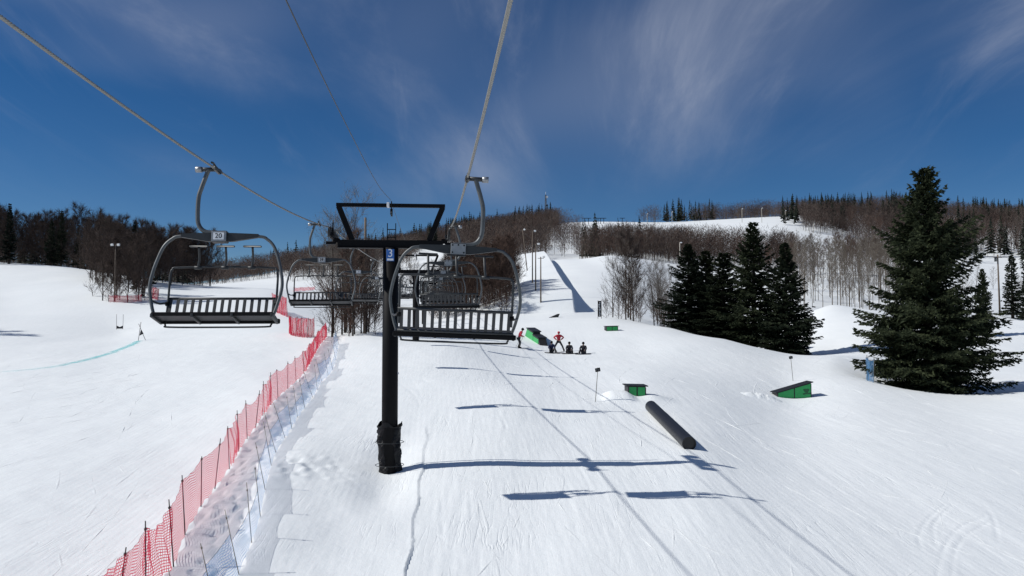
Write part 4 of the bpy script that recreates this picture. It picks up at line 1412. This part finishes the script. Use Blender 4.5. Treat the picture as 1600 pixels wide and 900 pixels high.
bare_dk = [bt('bare_dark_%d' % i, M['bark_dk'], M['twig_dk'], seed=50 + i, H=13, spread=4.6, nl=24, sub=8, tw=15, twl=1.15, tww=.021, low=.10, r0=.11, lean=.06) for i in range(4)]
bare_br = [bt('bare_brown_%d' % i, M['bark_dk'], M['twig'], seed=60 + i, H=12, spread=4.2, nl=24, sub=8, tw=15, twl=1.0, tww=.019, low=.10, r0=.10, lean=.06) for i in range(4)]
bare_gr = [bt('bare_grey_%d' % i, M['bark_dk'], M['twig_grey'], seed=70 + i, H=13, spread=5.4, nl=20, sub=8, tw=7, twl=.9, tww=.010, low=.10, r0=.12, lean=.10, up=.85) for i in range(4)]
birches = [bt('birch_%d' % i, M['birch'], M['birch'], seed=80 + i, H=15, spread=2.3, nl=18, sub=6, tw=5, twl=.8, low=.25, up=1.05, r0=.075, lean=.04, tww=.011) for i in range(5)]
shrubs = [bt('shrub_%d' % i, M['bark_dk'], M['twig'], seed=90 + i, H=3.2, spread=1.9, nl=16, sub=6, tw=8, twl=.5, low=.05, up=.9, r0=.03, lean=.15, tww=.008) for i in range(3)]


def grow(us, ds, n, protos, hs, label, group, name='bare_tree', cat='tree', test=None, H0=13.0, mind=1.2):
    k = 0; tries = 0; pos = []
    while k < n and tries < n * 40:
        tries += 1
        d = math.sqrt(rng.uniform(ds[0] ** 2, ds[1] ** 2)); u = rng.uniform(*us)
        if test and not test(u, d): continue
        x = (u - 800) / FPX * d
        if any((x - a) ** 2 + (d - b) ** 2 < mind * mind for a, b in pos): continue
        pos.append((x, d))
        plant(name, rng.choice(protos), (x, d, hz(x, d)), rng.uniform(*hs) / H0, rng.uniform(0, 6.28), label, cat, group)
        k += 1


# left forest behind the race piste
grow((-190, 150), (192, 250), 85, bare_dk, (11, 16), 'dark leafless tree in the forest edge left of the race piste', 'leafless trees of the left forest', test=lambda u, d: d > 196 - .05 * max(0, u) + (18 if 20 < u < 110 else 0))
grow((140, 330), (140, 195), 62, bare_dk, (9.5, 13.5), 'dark leafless tree in the clump behind the twin lamp pole', 'leafless trees of the lamp pole clump', test=lambda u, d: d > 140 + .16 * (u - 140) and (u < 305 or d > 175))
grow((150, 232), (120, 134), 9, bare_dk, (8, 11), 'leafless tree at the front foot of the lamp pole clump', 'leafless trees of the lamp pole clump', mind=1.8)
grow((140, 240), (119, 128), 7, shrubs, (3, 4.5), 'leafless shrub at the front foot of the lamp pole clump', 'shrubs of the lamp pole clump', 'bare_shrub', 'shrub', None, 3.2, 1.0)
# off to the left, trees whose shadows cross the piste
for x_, y_ in ((-56.0, 60.5), (-58.5, 63.0), (-66, 87), (-70, 90)):
    plant('bare_tree', bare_dk[1], (x_, y_, hz(x_, y_)), .95, rng.uniform(0, 6), 'dark leafless tree beside the race piste left of the dye line', 'tree', 'leafless trees beside the race piste')
# clump behind the red fence end
grow((518, 592), (74, 82), 13, bare_br[:2] + bare_gr, (8, 12.5), 'slender leafless tree in the clump at the end of the red fence', 'leafless trees at the end of the red fence', mind=.7)
grow((505, 610), (73, 84), 9, shrubs, (2.5, 4.5), 'leafless shrub under the tree clump at the end of the red fence', 'shrubs at the end of the red fence', 'bare_shrub', 'shrub', None, 3.2, .8)
plant('bare_tree', bare_gr[0], gp(540, 80), 1.12, 1.0, 'tallest grey leafless tree of the clump at the end of the red fence', 'tree', 'leafless trees at the end of the red fence')
# slope between the towers
grow((585, 700), (140, 260), 46, bare_gr, (5, 8.5), 'grey leafless tree on the white slope behind the lift towers', 'leafless trees behind the lift towers', mind=3)
# dense thicket right of the towers
grow((690, 800), (136, 168), 58, bare_br, (9, 12.5), 'brown leafless tree in the dense thicket behind the lift chairs', 'leafless trees of the brown thicket', test=lambda u, d: u < 808 - .25 * (168 - d), mind=1.1)
grow((672, 802), (131, 142), 46, shrubs, (3.2, 5.2), 'brown leafless shrub along the front of the dense thicket', 'shrubs of the brown thicket', 'bare_shrub', 'shrub', None, 3.2, .7)
# thicket between jump and spruces
grow((955, 1050), (104, 140), 18, bare_gr, (6.5, 11), 'leafless tree in the thicket between the jump and the spruces', 'leafless trees right of the jump', mind=1.5)
plant('bare_tree', bare_gr[1], gp(978, 108), .92, 2.0, 'wide branched leafless tree leaning over the jump', 'tree', 'leafless trees right of the jump')
plant('bare_tree', bare_dk[2], gp(990, 105), .92, 4.0, 'dark thick trunked leafless tree beside the banner', 'tree', 'leafless trees right of the jump')
grow((945, 1050), (101, 112), 10, shrubs, (2.5, 4.0), 'leafless shrub at the foot of the thicket by the jump', 'shrubs right of the jump', 'bare_shrub', 'shrub', None, 3.2, .8)
# birch grove
grow((1232, 1415), (158, 250), 160, birches, (12, 17), 'tall pale leafless birch in the grove behind the hump', 'birches of the grove', 'birch_tree', 'birch', None, 15.0, 1.6)
grow((1195, 1420), (255, 340), 34, bare_br, (9, 12), 'leafless tree on the slope above the birch grove', 'leafless trees above the birch grove', mind=3)
grow((1480, 1640), (150, 230), 12, bare_gr, (5, 8), 'grey leafless tree on the slope behind the power pole', 'leafless trees behind the power pole', mind=4)

# ------------------------------------------------------------------ far forests: real trees, one mass each
def far_bare(seed, H=11.0, W=3.1, n=105):
    r_ = np.random.RandomState(seed)
    V, F = [], []

    def tri(a, b, c): 
        k = len(V); V.extend([a, b, c]); F.append((k, k + 1, k + 2))
    w = .085
    lean = r_.uniform(-.4, .4, 2)
    top = np.array([lean[0], lean[1], H * .92])
    for k in range(3):
        a0, a1 = 2.1 * k, 2.1 * (k + 1)
        tri(np.array([w * math.cos(a0), w * math.sin(a0), -.5]), np.array([w * math.cos(a1), w * math.sin(a1), -.5]), top)
    for i in range(9):
        t = r_.uniform(.3, .85); b = top * t
        az = r_.uniform(0, 6.28); L = W * r_.uniform(.7, 1.2)
        e = b + np.array([math.cos(az) * L * .8, math.sin(az) * L * .8, L * .9])
        s = np.array([-math.sin(az), math.cos(az), 0]) * .05
        tri(b + s, b - s, e)
    for i in range(n):
        t = r_.uniform(.16, 1.0)
        az = r_.uniform(0, 6.28); rr = W * math.sqrt(r_.rand()) * (1.15 - .75 * abs(t - .62) * 2 * .6)
        c = np.array([math.cos(az) * rr, math.sin(az) * rr, H * t * r_.uniform(.95, 1.04)])
        dv = np.array([math.cos(az) * .55, math.sin(az) * .55, .9]) + r_.normal(0, .45, 3)
        dv = dv / np.linalg.norm(dv) * r_.uniform(.9, 1.9)
        s = np.cross(dv, r_.normal(0, 1, 3)); s = s / np.linalg.norm(s) * .055
        tri(c + s, c - s, c + dv)
    return np.array(V), np.array(F)


def far_fir(seed, H=13.0, W=2.0):
    r_ = np.random.RandomState(seed)
    V, F = [], []
    for i in range(13):
        t = .12 + .86 * i / 12
        rad = W * (1 - t) ** .8 + .12
        for b in range(6):
            az = r_.uniform(0, 6.28); L = rad * r_.uniform(.75, 1.2)
            c = np.array([0, 0, H * t])
            e = np.array([math.cos(az) * L, math.sin(az) * L, H * t - L * .25])
            s = np.array([-math.sin(az), math.cos(az), 0]) * L * .33
            k = len(V)
            V.extend([c + np.array([0, 0, H * .05]), e * .72 + c * .28 + s - np.array([0, 0, .25]), e, e * .72 + c * .28 - s - np.array([0, 0, .25])]); F.extend([(k, k + 1, k + 2), (k, k + 2, k + 3)])
    k = len(V); V.extend([np.array([.12, 0, H * .9]), np.array([-.12, 0, H * .9]), np.array([0, 0, H * 1.06])]); F.append((k, k + 1, k + 2))
    return np.array(V), np.array(F)


FB = [far_bare(s) for s in range(6)]
FF = [far_fir(s) for s in range(4)]


def forest(name, spec, protos, mat, label, hs, H0, share=(0.0, 1.0)):
    """spec: list of (u0,u1,d0,d1,count,test) zones on the hillside"""
    VV, FF_, MI, base = [], [], [], 0
    for u0, u1, d0, d1, n, test in spec:
        n = int(n * (share[1] - share[0]))
        us = NP.uniform(u0, u1, n * 3 + 3); ds = np.sqrt(NP.uniform(d0 ** 2, d1 ** 2, n * 3 + 3))
        ok = np.array([test(u, d) for u, d in zip(us, ds)]) if test else np.ones(len(us), bool)
        us, ds = us[ok][:n], ds[ok][:n]
        xs = (us - 800) / FPX * ds
        zs = height(xs, ds)
        for x, y, z in zip(xs, ds, zs):
            v, f = protos[NP.randint(len(protos))]
            a = NP.uniform(0, 6.28); s = NP.uniform(*hs) / H0; w = s * NP.uniform(.8, 1.3)
            c, si = math.cos(a), math.sin(a)
            q = np.stack([x + w * (v[:, 0] * c - v[:, 1] * si), y + w * (v[:, 0] * si + v[:, 1] * c), z + s * v[:, 2]], 1)
            VV.append(q); FF_.append(f + base); base += len(v)
            mi = np.zeros(len(f), dtype=np.int32); mi[:3] = 1
            MI.append(mi)
    me = np_mesh(name, np.concatenate(VV), np.concatenate(FF_), mat, False)
    me.materials.append(M['trunk_far'] if H0 < 12 else mat)
    me.polygons.foreach_set('material_index', np.concatenate(MI))
    me.update()
    o = link(name, me)
    tag(o, label, kind='stuff')
    return o


def hill_c(u, d): return d > (400 if u < 450 else 330)
def hill_d(u, d):
    edge = 300 + max(0, (u - 760)) * .0
    if u > 862 + (d - 420) * .06: return False
    if u < 705 and d < 420: return False
    if 655 < u < 712 and 420 < d < 520: return False
    return d > edge


def band_g(u, d):
    if u < 905 + 0.0 * d: return False
    return d < 400 - max(0, 960 - u) * 1.2 - max(0, u - 990) * .33


ZB = [(250, 640, 250, 560, 1300, hill_c), (600, 895, 290, 640, 1900, hill_d), (905, 1245, 285, 455, 760, band_g),
      (1085, 1750, 545, 760, 1900, lambda u, d: d > 545 + max(0, 1250 - u) * .25), (1255, 1420, 430, 560, 600, lambda u, d: d > 445 + (u - 1255) * .05),
      (1400, 1750, 385, 560, 1000, lambda u, d: d > 400 + (20 if u > 1540 else 0)), (-200, 215, 255, 400, 480, None), (1000, 1090, 560, 640, 36, None), (1465, 1660, 345, 395, 110, None), (1330, 1470, 330, 400, 90, None), (866, 905, 330, 540, 80, None)]
ZB0 = [(u0, u1, d0, d1, int(n * (.5 if u0 >= 1085 else 1)), t) for u0, u1, d0, d1, n, t in ZB]
forest('leafless_forest', ZB0, FB, M['twig_far'], 'reddish brown leafless trees of the far mountainside forest', (8, 12.5), 11.0, (0, .34))
forest('leafless_forest', ZB, FB, M['twig_far2'], 'grey brown leafless trees of the far mountainside forest', (8.5, 13), 11.0, (.34, .64))
ZD = [(u0, u1, d0, d1, int(n * (1.5 if u0 >= 1085 else .9)), t) for u0, u1, d0, d1, n, t in ZB]
forest('leafless_forest', ZD, FB, M['twig_far3'], 'dark leafless trees of the far mountainside forest', (8, 13), 11.0, (.64, 1.0))
ZF = [(700, 870, 560, 660, 85, lambda u, d: d > 585 - (u - 700) * .0), (640, 740, 500, 620, 60, None), (420, 640, 470, 600, 60, None), (905, 935, 300, 345, 9, None), (1000, 1120, 570, 680, 24, lambda u, d: u > 1030),
      (1225, 1420, 470, 740, 210, lambda u, d: math.sin(u * .05) + math.sin(d * .03 + u * .02) > -.4), (1420, 1750, 470, 740, 170, lambda u, d: math.sin(u * .04 + 2) + math.sin(d * .03) > -.2), (720, 850, 400, 560, 5, None), (-150, 300, 255, 330, 26, None), (1480, 1700, 290, 400, 34, None), (930, 1000, 300, 380, 6, None)]
forest('conifer_forest', ZF, FF, M['needles_far'], 'dark conifers mixed into the far mountainside forest', (9, 18), 13.0)

# ------------------------------------------------------------------ poles, mast, far lift
def lamp_pole(u, v, dm, h, label, group, twin=False, lean=0.0):
    p = hit(u, v, dm) if dm else None
    e = empty('lamp_pole', p, rng.uniform(-.3, .3), label, 'lamp pole', group)
    MB().tube([(0, 0, -.4), (lean * h * .5, 0, h * .5), (lean * h, 0, h)], [.13, .11, .085], 8).build('pole', M['wood'], e, True)
    arm = MB().tube([(lean * h - .5, 0, h - .25), (lean * h + .5, 0, h - .25)], .045, 6).build('lamp_arm', M['dgalv'], e, True)
    for s in ((-1, 1) if twin else (1,)):
        MB().box((lean * h + s * .5, -.12, h - .02), (.42, .3, .32), Matrix.Rotation(.35, 3, 'X'), bev=.05).build('floodlight', M['lamp'], e)
    return e


lamp_pole(179, 471, 100, 8.6, 'dark lamp pole with two white floodlights at the left tree clump', 'lamp poles', True)
lamp_pole(845, 472, 120, 7.6, 'lamp pole on the jump deck edge, lowest of its row', 'lamp poles')
lamp_pole(837, 459, 140, 8.2, 'lamp pole on the jump deck edge, second up its row', 'lamp poles')
lamp_pole(832, 442, 160, 10.5, 'lamp pole on the jump deck edge, third up its row', 'lamp poles')
lamp_pole(824, 423, 180, 10.0, 'lamp pole on the jump deck edge, highest of its row', 'lamp poles', False, -.12)
for k_, (u, d, vt) in enumerate(((1161, 505, 326), (1192, 495, 325), (1229, 480, 329), (1273, 445, 350), (1328, 430, 366), (1063, 270, 379), (1051, 540, 331), (1012, 545, 334))):
    g = gp(u, d); h = P(u, vt, d).z - g.z
    e = empty('lamp_pole', g, 0, 'slim pale floodlight pole on the far upper ski run', 'lamp pole', 'floodlight poles on the upper run')
    MB().tube([(0, 0, -.5), (0, 0, h)], [.16, .12], 6).build('pole', M['polew'], e, True)
    MB().box((.4, 0, h), (.7, .4, .35), bev=.06).build('floodlight', M['lamp'], e)
# power poles
g = gp(570, 77); h = P(570, 340, 77).z - g.z
o = MB().tube([(0, 0, -.5), (0, 0, h * .5), (0, 0, h)], [.16, .14, .11], 9).build('utility_pole', M['wood'], None, True, g)
tag(o, 'bare wooden utility pole inside the tree clump at the fence end', 'utility pole')
g = gp(1562, 152); h = P(1562, 398, 152).z - g.z
e = empty('utility_pole', g, .2, 'wooden power pole between the small spruce and the conifers', 'utility pole')
MB().tube([(0, 0, -.5), (-.2, 0, h)], [.17, .12], 8).build('pole', M['wood'], e, True)
MB().box((-.2, 0, h - .5), (1.8, .12, .14)).build('crossarm', M['wood'], e)
MB().tube([(-.6, .1, h - 1.3), (-.6, .1, h - .4)], .22, 8).build('transformer', M['galv'], e, True)
# radio mast on the summit
g = gp(853, 622); hm = P(853, 301, 622).z - g.z
e = empty('radio_mast', g, .4, 'lattice radio mast with white antennas on the summit', 'mast')
lg = []
for k_ in range(3):
    a = 2.094 * k_
    MB().tube([(1.3 * math.cos(a), 1.3 * math.sin(a), -1), (.5 * math.cos(a), .5 * math.sin(a), hm * .93)], .16, 5).build('leg', M['dgalv'], e, True)
for i in range(9):
    z0, z1 = hm * .93 * i / 9, hm * .93 * (i + 1) / 9
    w0, w1 = 1.3 - .8 * i / 9, 1.3 - .8 * (i + 1) / 9
    mb = MB()
    for k_ in range(3):
        a, b = 2.094 * k_, 2.094 * (k_ + 1)
        mb.tube([(w0 * math.cos(a), w0 * math.sin(a), z0), (w1 * math.cos(b), w1 * math.sin(b), z1)], .09, 4)
        mb.tube([(w1 * math.cos(a), w1 * math.sin(a), z1), (w1 * math.cos(b), w1 * math.sin(b), z1)], .09, 4)
    mb.build('bracing', M['dgalv'], e)
for z, s in ((.86, .9), (.60, .75), (.45, .6)):
    MB().tube([(.7, -.9, hm * z), (.7, -.5, hm * z)], s, 12).build('dish', M['white'] if z > .8 else M['dgalv'], e, True)
MB().tube([(0, 0, hm * .92), (0, 0, hm * 1.02)], .1, 5).build('tip_antenna', M['white'], e, True)
# far lift on the skyline
for k_, (u, d) in enumerate(((914, 563), (920, 561), (935, 563), (939, 562), (944, 563), (973, 566))):
    g = gp(u, d); h = P(u, 341, d).z - g.z
    e = empty('far_lift_tower', g, .1, 'tiny T shaped lift tower on the far skyline run', 'lift tower', 'lift towers on the skyline')
    MB().tube([(0, 0, -1), (0, 0, max(4, h))], .2, 6).build('pole', M['black'], e, True)
    MB().box((0, 0, max(4, h)), (3.6, .4, .35)).build('crossarm', M['black'], e)

# ------------------------------------------------------------------ people
def skin_obj(name, joints, edges, mat, parent, sub=1, root=0):
    me = bpy.data.meshes.new(name)
    me.from_pydata([j[0] for j in joints], edges, [])
    ob = link(name, me, parent)
    me.materials.append(mat)
    sk = ob.modifiers.new('skin', 'SKIN'); sk.use_smooth_shade = True
    if not me.skin_vertices: return ob
    for i, j in enumerate(joints):
        r_ = j[1] if isinstance(j[1], tuple) else (j[1], j[1])
        me.skin_vertices[0].data[i].radius = r_
        me.skin_vertices[0].data[i].use_root = (i == root)
    s_ = ob.modifiers.new('sub', 'SUBSURF'); s_.levels = sub; s_.render_levels = sub
    return ob


def chain(joints, edges, pts, rad, start=None):
    prev = start
    for p, r_ in zip(pts, rad):
        joints.append((tuple(p), r_)); k = len(joints) - 1
        if prev is not None: edges.append((prev, k))
        prev = k
    return prev


def person(loc, rz, pose, coat, pants, label, hat):
    """pose: dict of joint positions (metres, local, y forward)"""
    e = empty('person', loc, rz, label, 'person', 'people on the slope')
    J = pose
    V3 = Vector
    pel, chest, neck, head = V3(J['pelvis']), V3(J['chest']), V3(J['neck']), V3(J['head'])

    def build(name, mat, g, parts):
        js, es = [], []
        r0 = chain(js, es, [pel, pel.lerp(chest, .5), chest], [(.125 + g, .095 + g), (.12 + g, .09 + g), (.145 + g, .10 + g)])
        if 'head' in parts:
            chain(js, es, [neck, neck.lerp(head, .45), head, head + V3((0, 0, .09))], [.055, .065, .098, .07], r0)
        else:
            chain(js, es, [neck], [.075], r0)
        if 'arms' in parts:
            for s in 'lr':
                sh, el, wr = V3(J['sh' + s]), V3(J['el' + s]), V3(J['wr' + s])
                end = chain(js, es, [sh, el, wr], [.060 + g, .046 + g, .036 + g], r0)
                if 'hands' in parts:
                    dv = (wr - el).normalized()
                    sd = dv.cross(V3((0, 0, 1))).normalized()
                    pm = chain(js, es, [wr + dv * .07], [.034], end)
                    for q in (-1.5, -.5, .5, 1.5):
                        chain(js, es, [wr + dv * .12 + sd * q * .019, wr + dv * .165 + sd * q * .02 - V3((0, 0, .02))], [.0095, .008], pm)
                    chain(js, es, [wr + dv * .06 + sd * .05, wr + dv * .10 + sd * .065], [.011, .009], pm)
        if 'legs' in parts:
            for s in 'lr':
                hp, kn, an = V3(J['hip' + s]), V3(J['kn' + s]), V3(J['an' + s])
                pts, rd = [hp, kn, an], [.088 + g, .062 + g, .045 + g]
                if 'feet' in parts:
                    pts.append(V3(J['toe' + s])); rd.append(.04)
                chain(js, es, pts, rd, 0)
        return skin_obj(name, js, es, mat, e)
    build('body', M['skin'], 0.0, ('head', 'arms', 'hands', 'legs', 'feet'))
    build('jacket', coat, .028, ('arms',))
    js, es = [], []
    js.append((tuple(pel), (.145, .115)))
    for s in 'lr':
        chain(js, es, [J['hip' + s], J['kn' + s], J['an' + s]], [.105, .082, .07], 0)
    skin_obj('trousers', js, es, pants, e)
    fc = Vector(J.get('face', (0, 1, 0))).normalized()
    hm_ = MB().ball(head + V3((0, 0, .055)) - fc * .012, (.118, .128, .125), 12, 8)
    hm_.build('helmet', hat, e, True)
    gg = MB().box(head + fc * .105 + V3((0, 0, .035)), (.16, .05, .07), bev=.02)
    gg.build('goggles', M['black'], e)
    for s in 'lr':
        an, toe = V3(J['an' + s]), V3(J['toe' + s])
        MB().tube([an + V3((0, 0, .10)), an - V3((0, 0, .02)), toe], [.072, .07, .055], 8).build('boot', M['black'], e, True)
    return e


def stand(wide=.10, lean=.15, arms='poles'):
    d = dict(pelvis=(0, -.05, .88), chest=(0, .06 + lean * .3, 1.28), neck=(0, .09 + lean * .5, 1.46), head=(0, .13 + lean * .6, 1.58), face=(0, 1, -.2))
    for s, k in (('l', -1), ('r', 1)):
        d['hip' + s] = (k * .10, -.05, .84); d['kn' + s] = (k * (.11 + wide * .6), .10, .47); d['an' + s] = (k * (.12 + wide), -.02, .09); d['toe' + s] = (k * (.12 + wide), .17, .05)
        d['sh' + s] = (k * .20, .07 + lean * .35, 1.38)
        if arms == 'poles':
            d['el' + s] = (k * .28, .05, 1.12); d['wr' + s] = (k * .26, .30, 1.02)
        else:
            d['el' + s] = (k * .44, -.02, 1.22); d['wr' + s] = (k * .20, .10, 1.02)
    return d


def sitting():
    d = dict(pelvis=(0, 0, .13), chest=(0, -.03, .52), neck=(0, 0, .70), head=(0, .04, .82), face=(0, 1, -.1))
    for s, k in (('l', -1), ('r', 1)):
        d['hip' + s] = (k * .10, .04, .12); d['kn' + s] = (k * .22, .40, .36); d['an' + s] = (k * .25, .72, .10); d['toe' + s] = (k * .26, .88, .13)
        d['sh' + s] = (k * .19, -.01, .62); d['el' + s] = (k * .27, .14, .40); d['wr' + s] = (k * .2, .36, .34)
    return d


def board(name, loc, rz, L, W, label, cat, group, tilt=0.0):
    mb = MB(); n = 12
    vs, fs = [], []
    for i in range(n + 1):
        f = i / n * 2 - 1
        w = W * (1.0 - .15 * (1 - f * f)) * min(1, (1.02 - abs(f)) * 6) ** .5
        z = .05 * max(0, abs(f) - .8) / .2
        for s in (-1, 1):
            for q in (0, .014):
                vs.append((f * L / 2, s * w / 2, z + q))
    for i in range(n):
        a = i * 4; b = a + 4
        fs += [(a + 1, b + 1, b + 3, a + 3), (a, a + 2, b + 2, b), (a, b, b + 1, a + 1), (a + 2, a + 3, b + 3, b + 2)]
    fs += [(0, 1, 3, 2), (n * 4, n * 4 + 2, n * 4 + 3, n * 4 + 1)]
    o = mb.add(vs, fs).build(name, M['board'], None, False, loc, (tilt, 0, rz))
    return tag(o, label, cat, group)


def local(loc, rz, p): return Vector(loc) + Matrix.Rotation(rz, 3, 'Z') @ Vector(p)


def on_snow(v, up=.0): return Vector((v.x, v.y, hz(v.x, v.y) + up))


# skier in red at the stepped box
p = hit(811, 544, 55); rz = R(-75)
person(p, rz, stand(.02, .35), M['redcloth'], M['darkcloth'], 'skier in red jacket and dark trousers gliding beside the stepped box', M['black'])
for k_, s in enumerate((-1, 1)):
    q = on_snow(local(p, rz, (s * .14, .12, 0)), .012)
    board('ski', q, rz + math.pi / 2, 1.7, .09, 'ski under the boot of the gliding red jacket skier', 'ski', 'skis of the gliding skier')
    w = local(p, rz, (s * .27, .33, 1.02)); t = on_snow(local(p, rz, (s * .36, -.2, 0)))
    o = MB().tube([(0, 0, .05), t - w], .012, 6).build('ski_pole', M['bpole'], None, True, w)
    tag(o, 'thin ski pole held by the gliding red jacket skier', 'ski pole', 'poles of the gliding skier')
# instructor with hands on hips, legs apart
p = hit(873, 549, 60); rz = R(178)
person(p, rz, stand(.34, .12, 'hips'), M['redcloth'], M['darkcloth'], 'instructor in red jacket with hands on hips and legs apart', M['redcloth'])
for s in (-1, 1):
    q = on_snow(local(p, rz, (s * .46, .08, 0)), .012)
    board('ski', q, rz + math.pi / 2 + s * .35, 1.6, .09, 'ski of the instructor standing with legs apart', 'ski', 'skis of the instructor')
for u, v, lb, cl_ in ((862, 551.5, 'seated pupil in navy clothes beside the instructor leg', 'navycloth'), (890, 552.5, 'seated pupil in dark clothes between two others', 'darkcloth'), (912, 553, 'seated pupil in black jacket furthest from the red skier', 'darkcloth')):
    p = hit(u, v, 55) + Vector((0, .3, 0)); p = on_snow(p)
    rz = R(178) + rng.uniform(-.2, .2)
    person(p, rz, sitting(), M[cl_], M['darkcloth'], lb, M['black'])
    q = on_snow(local(p, rz, (0, .80, 0)), .05)
    board('snowboard', q, rz, 1.5, .27, 'dark snowboard strapped to the ' + lb.replace('beside the instructor leg', 'in navy').replace('seated pupil in navy clothes in navy', 'pupil in navy clothes'), 'snowboard', 'snowboards of the seated pupils', .35)
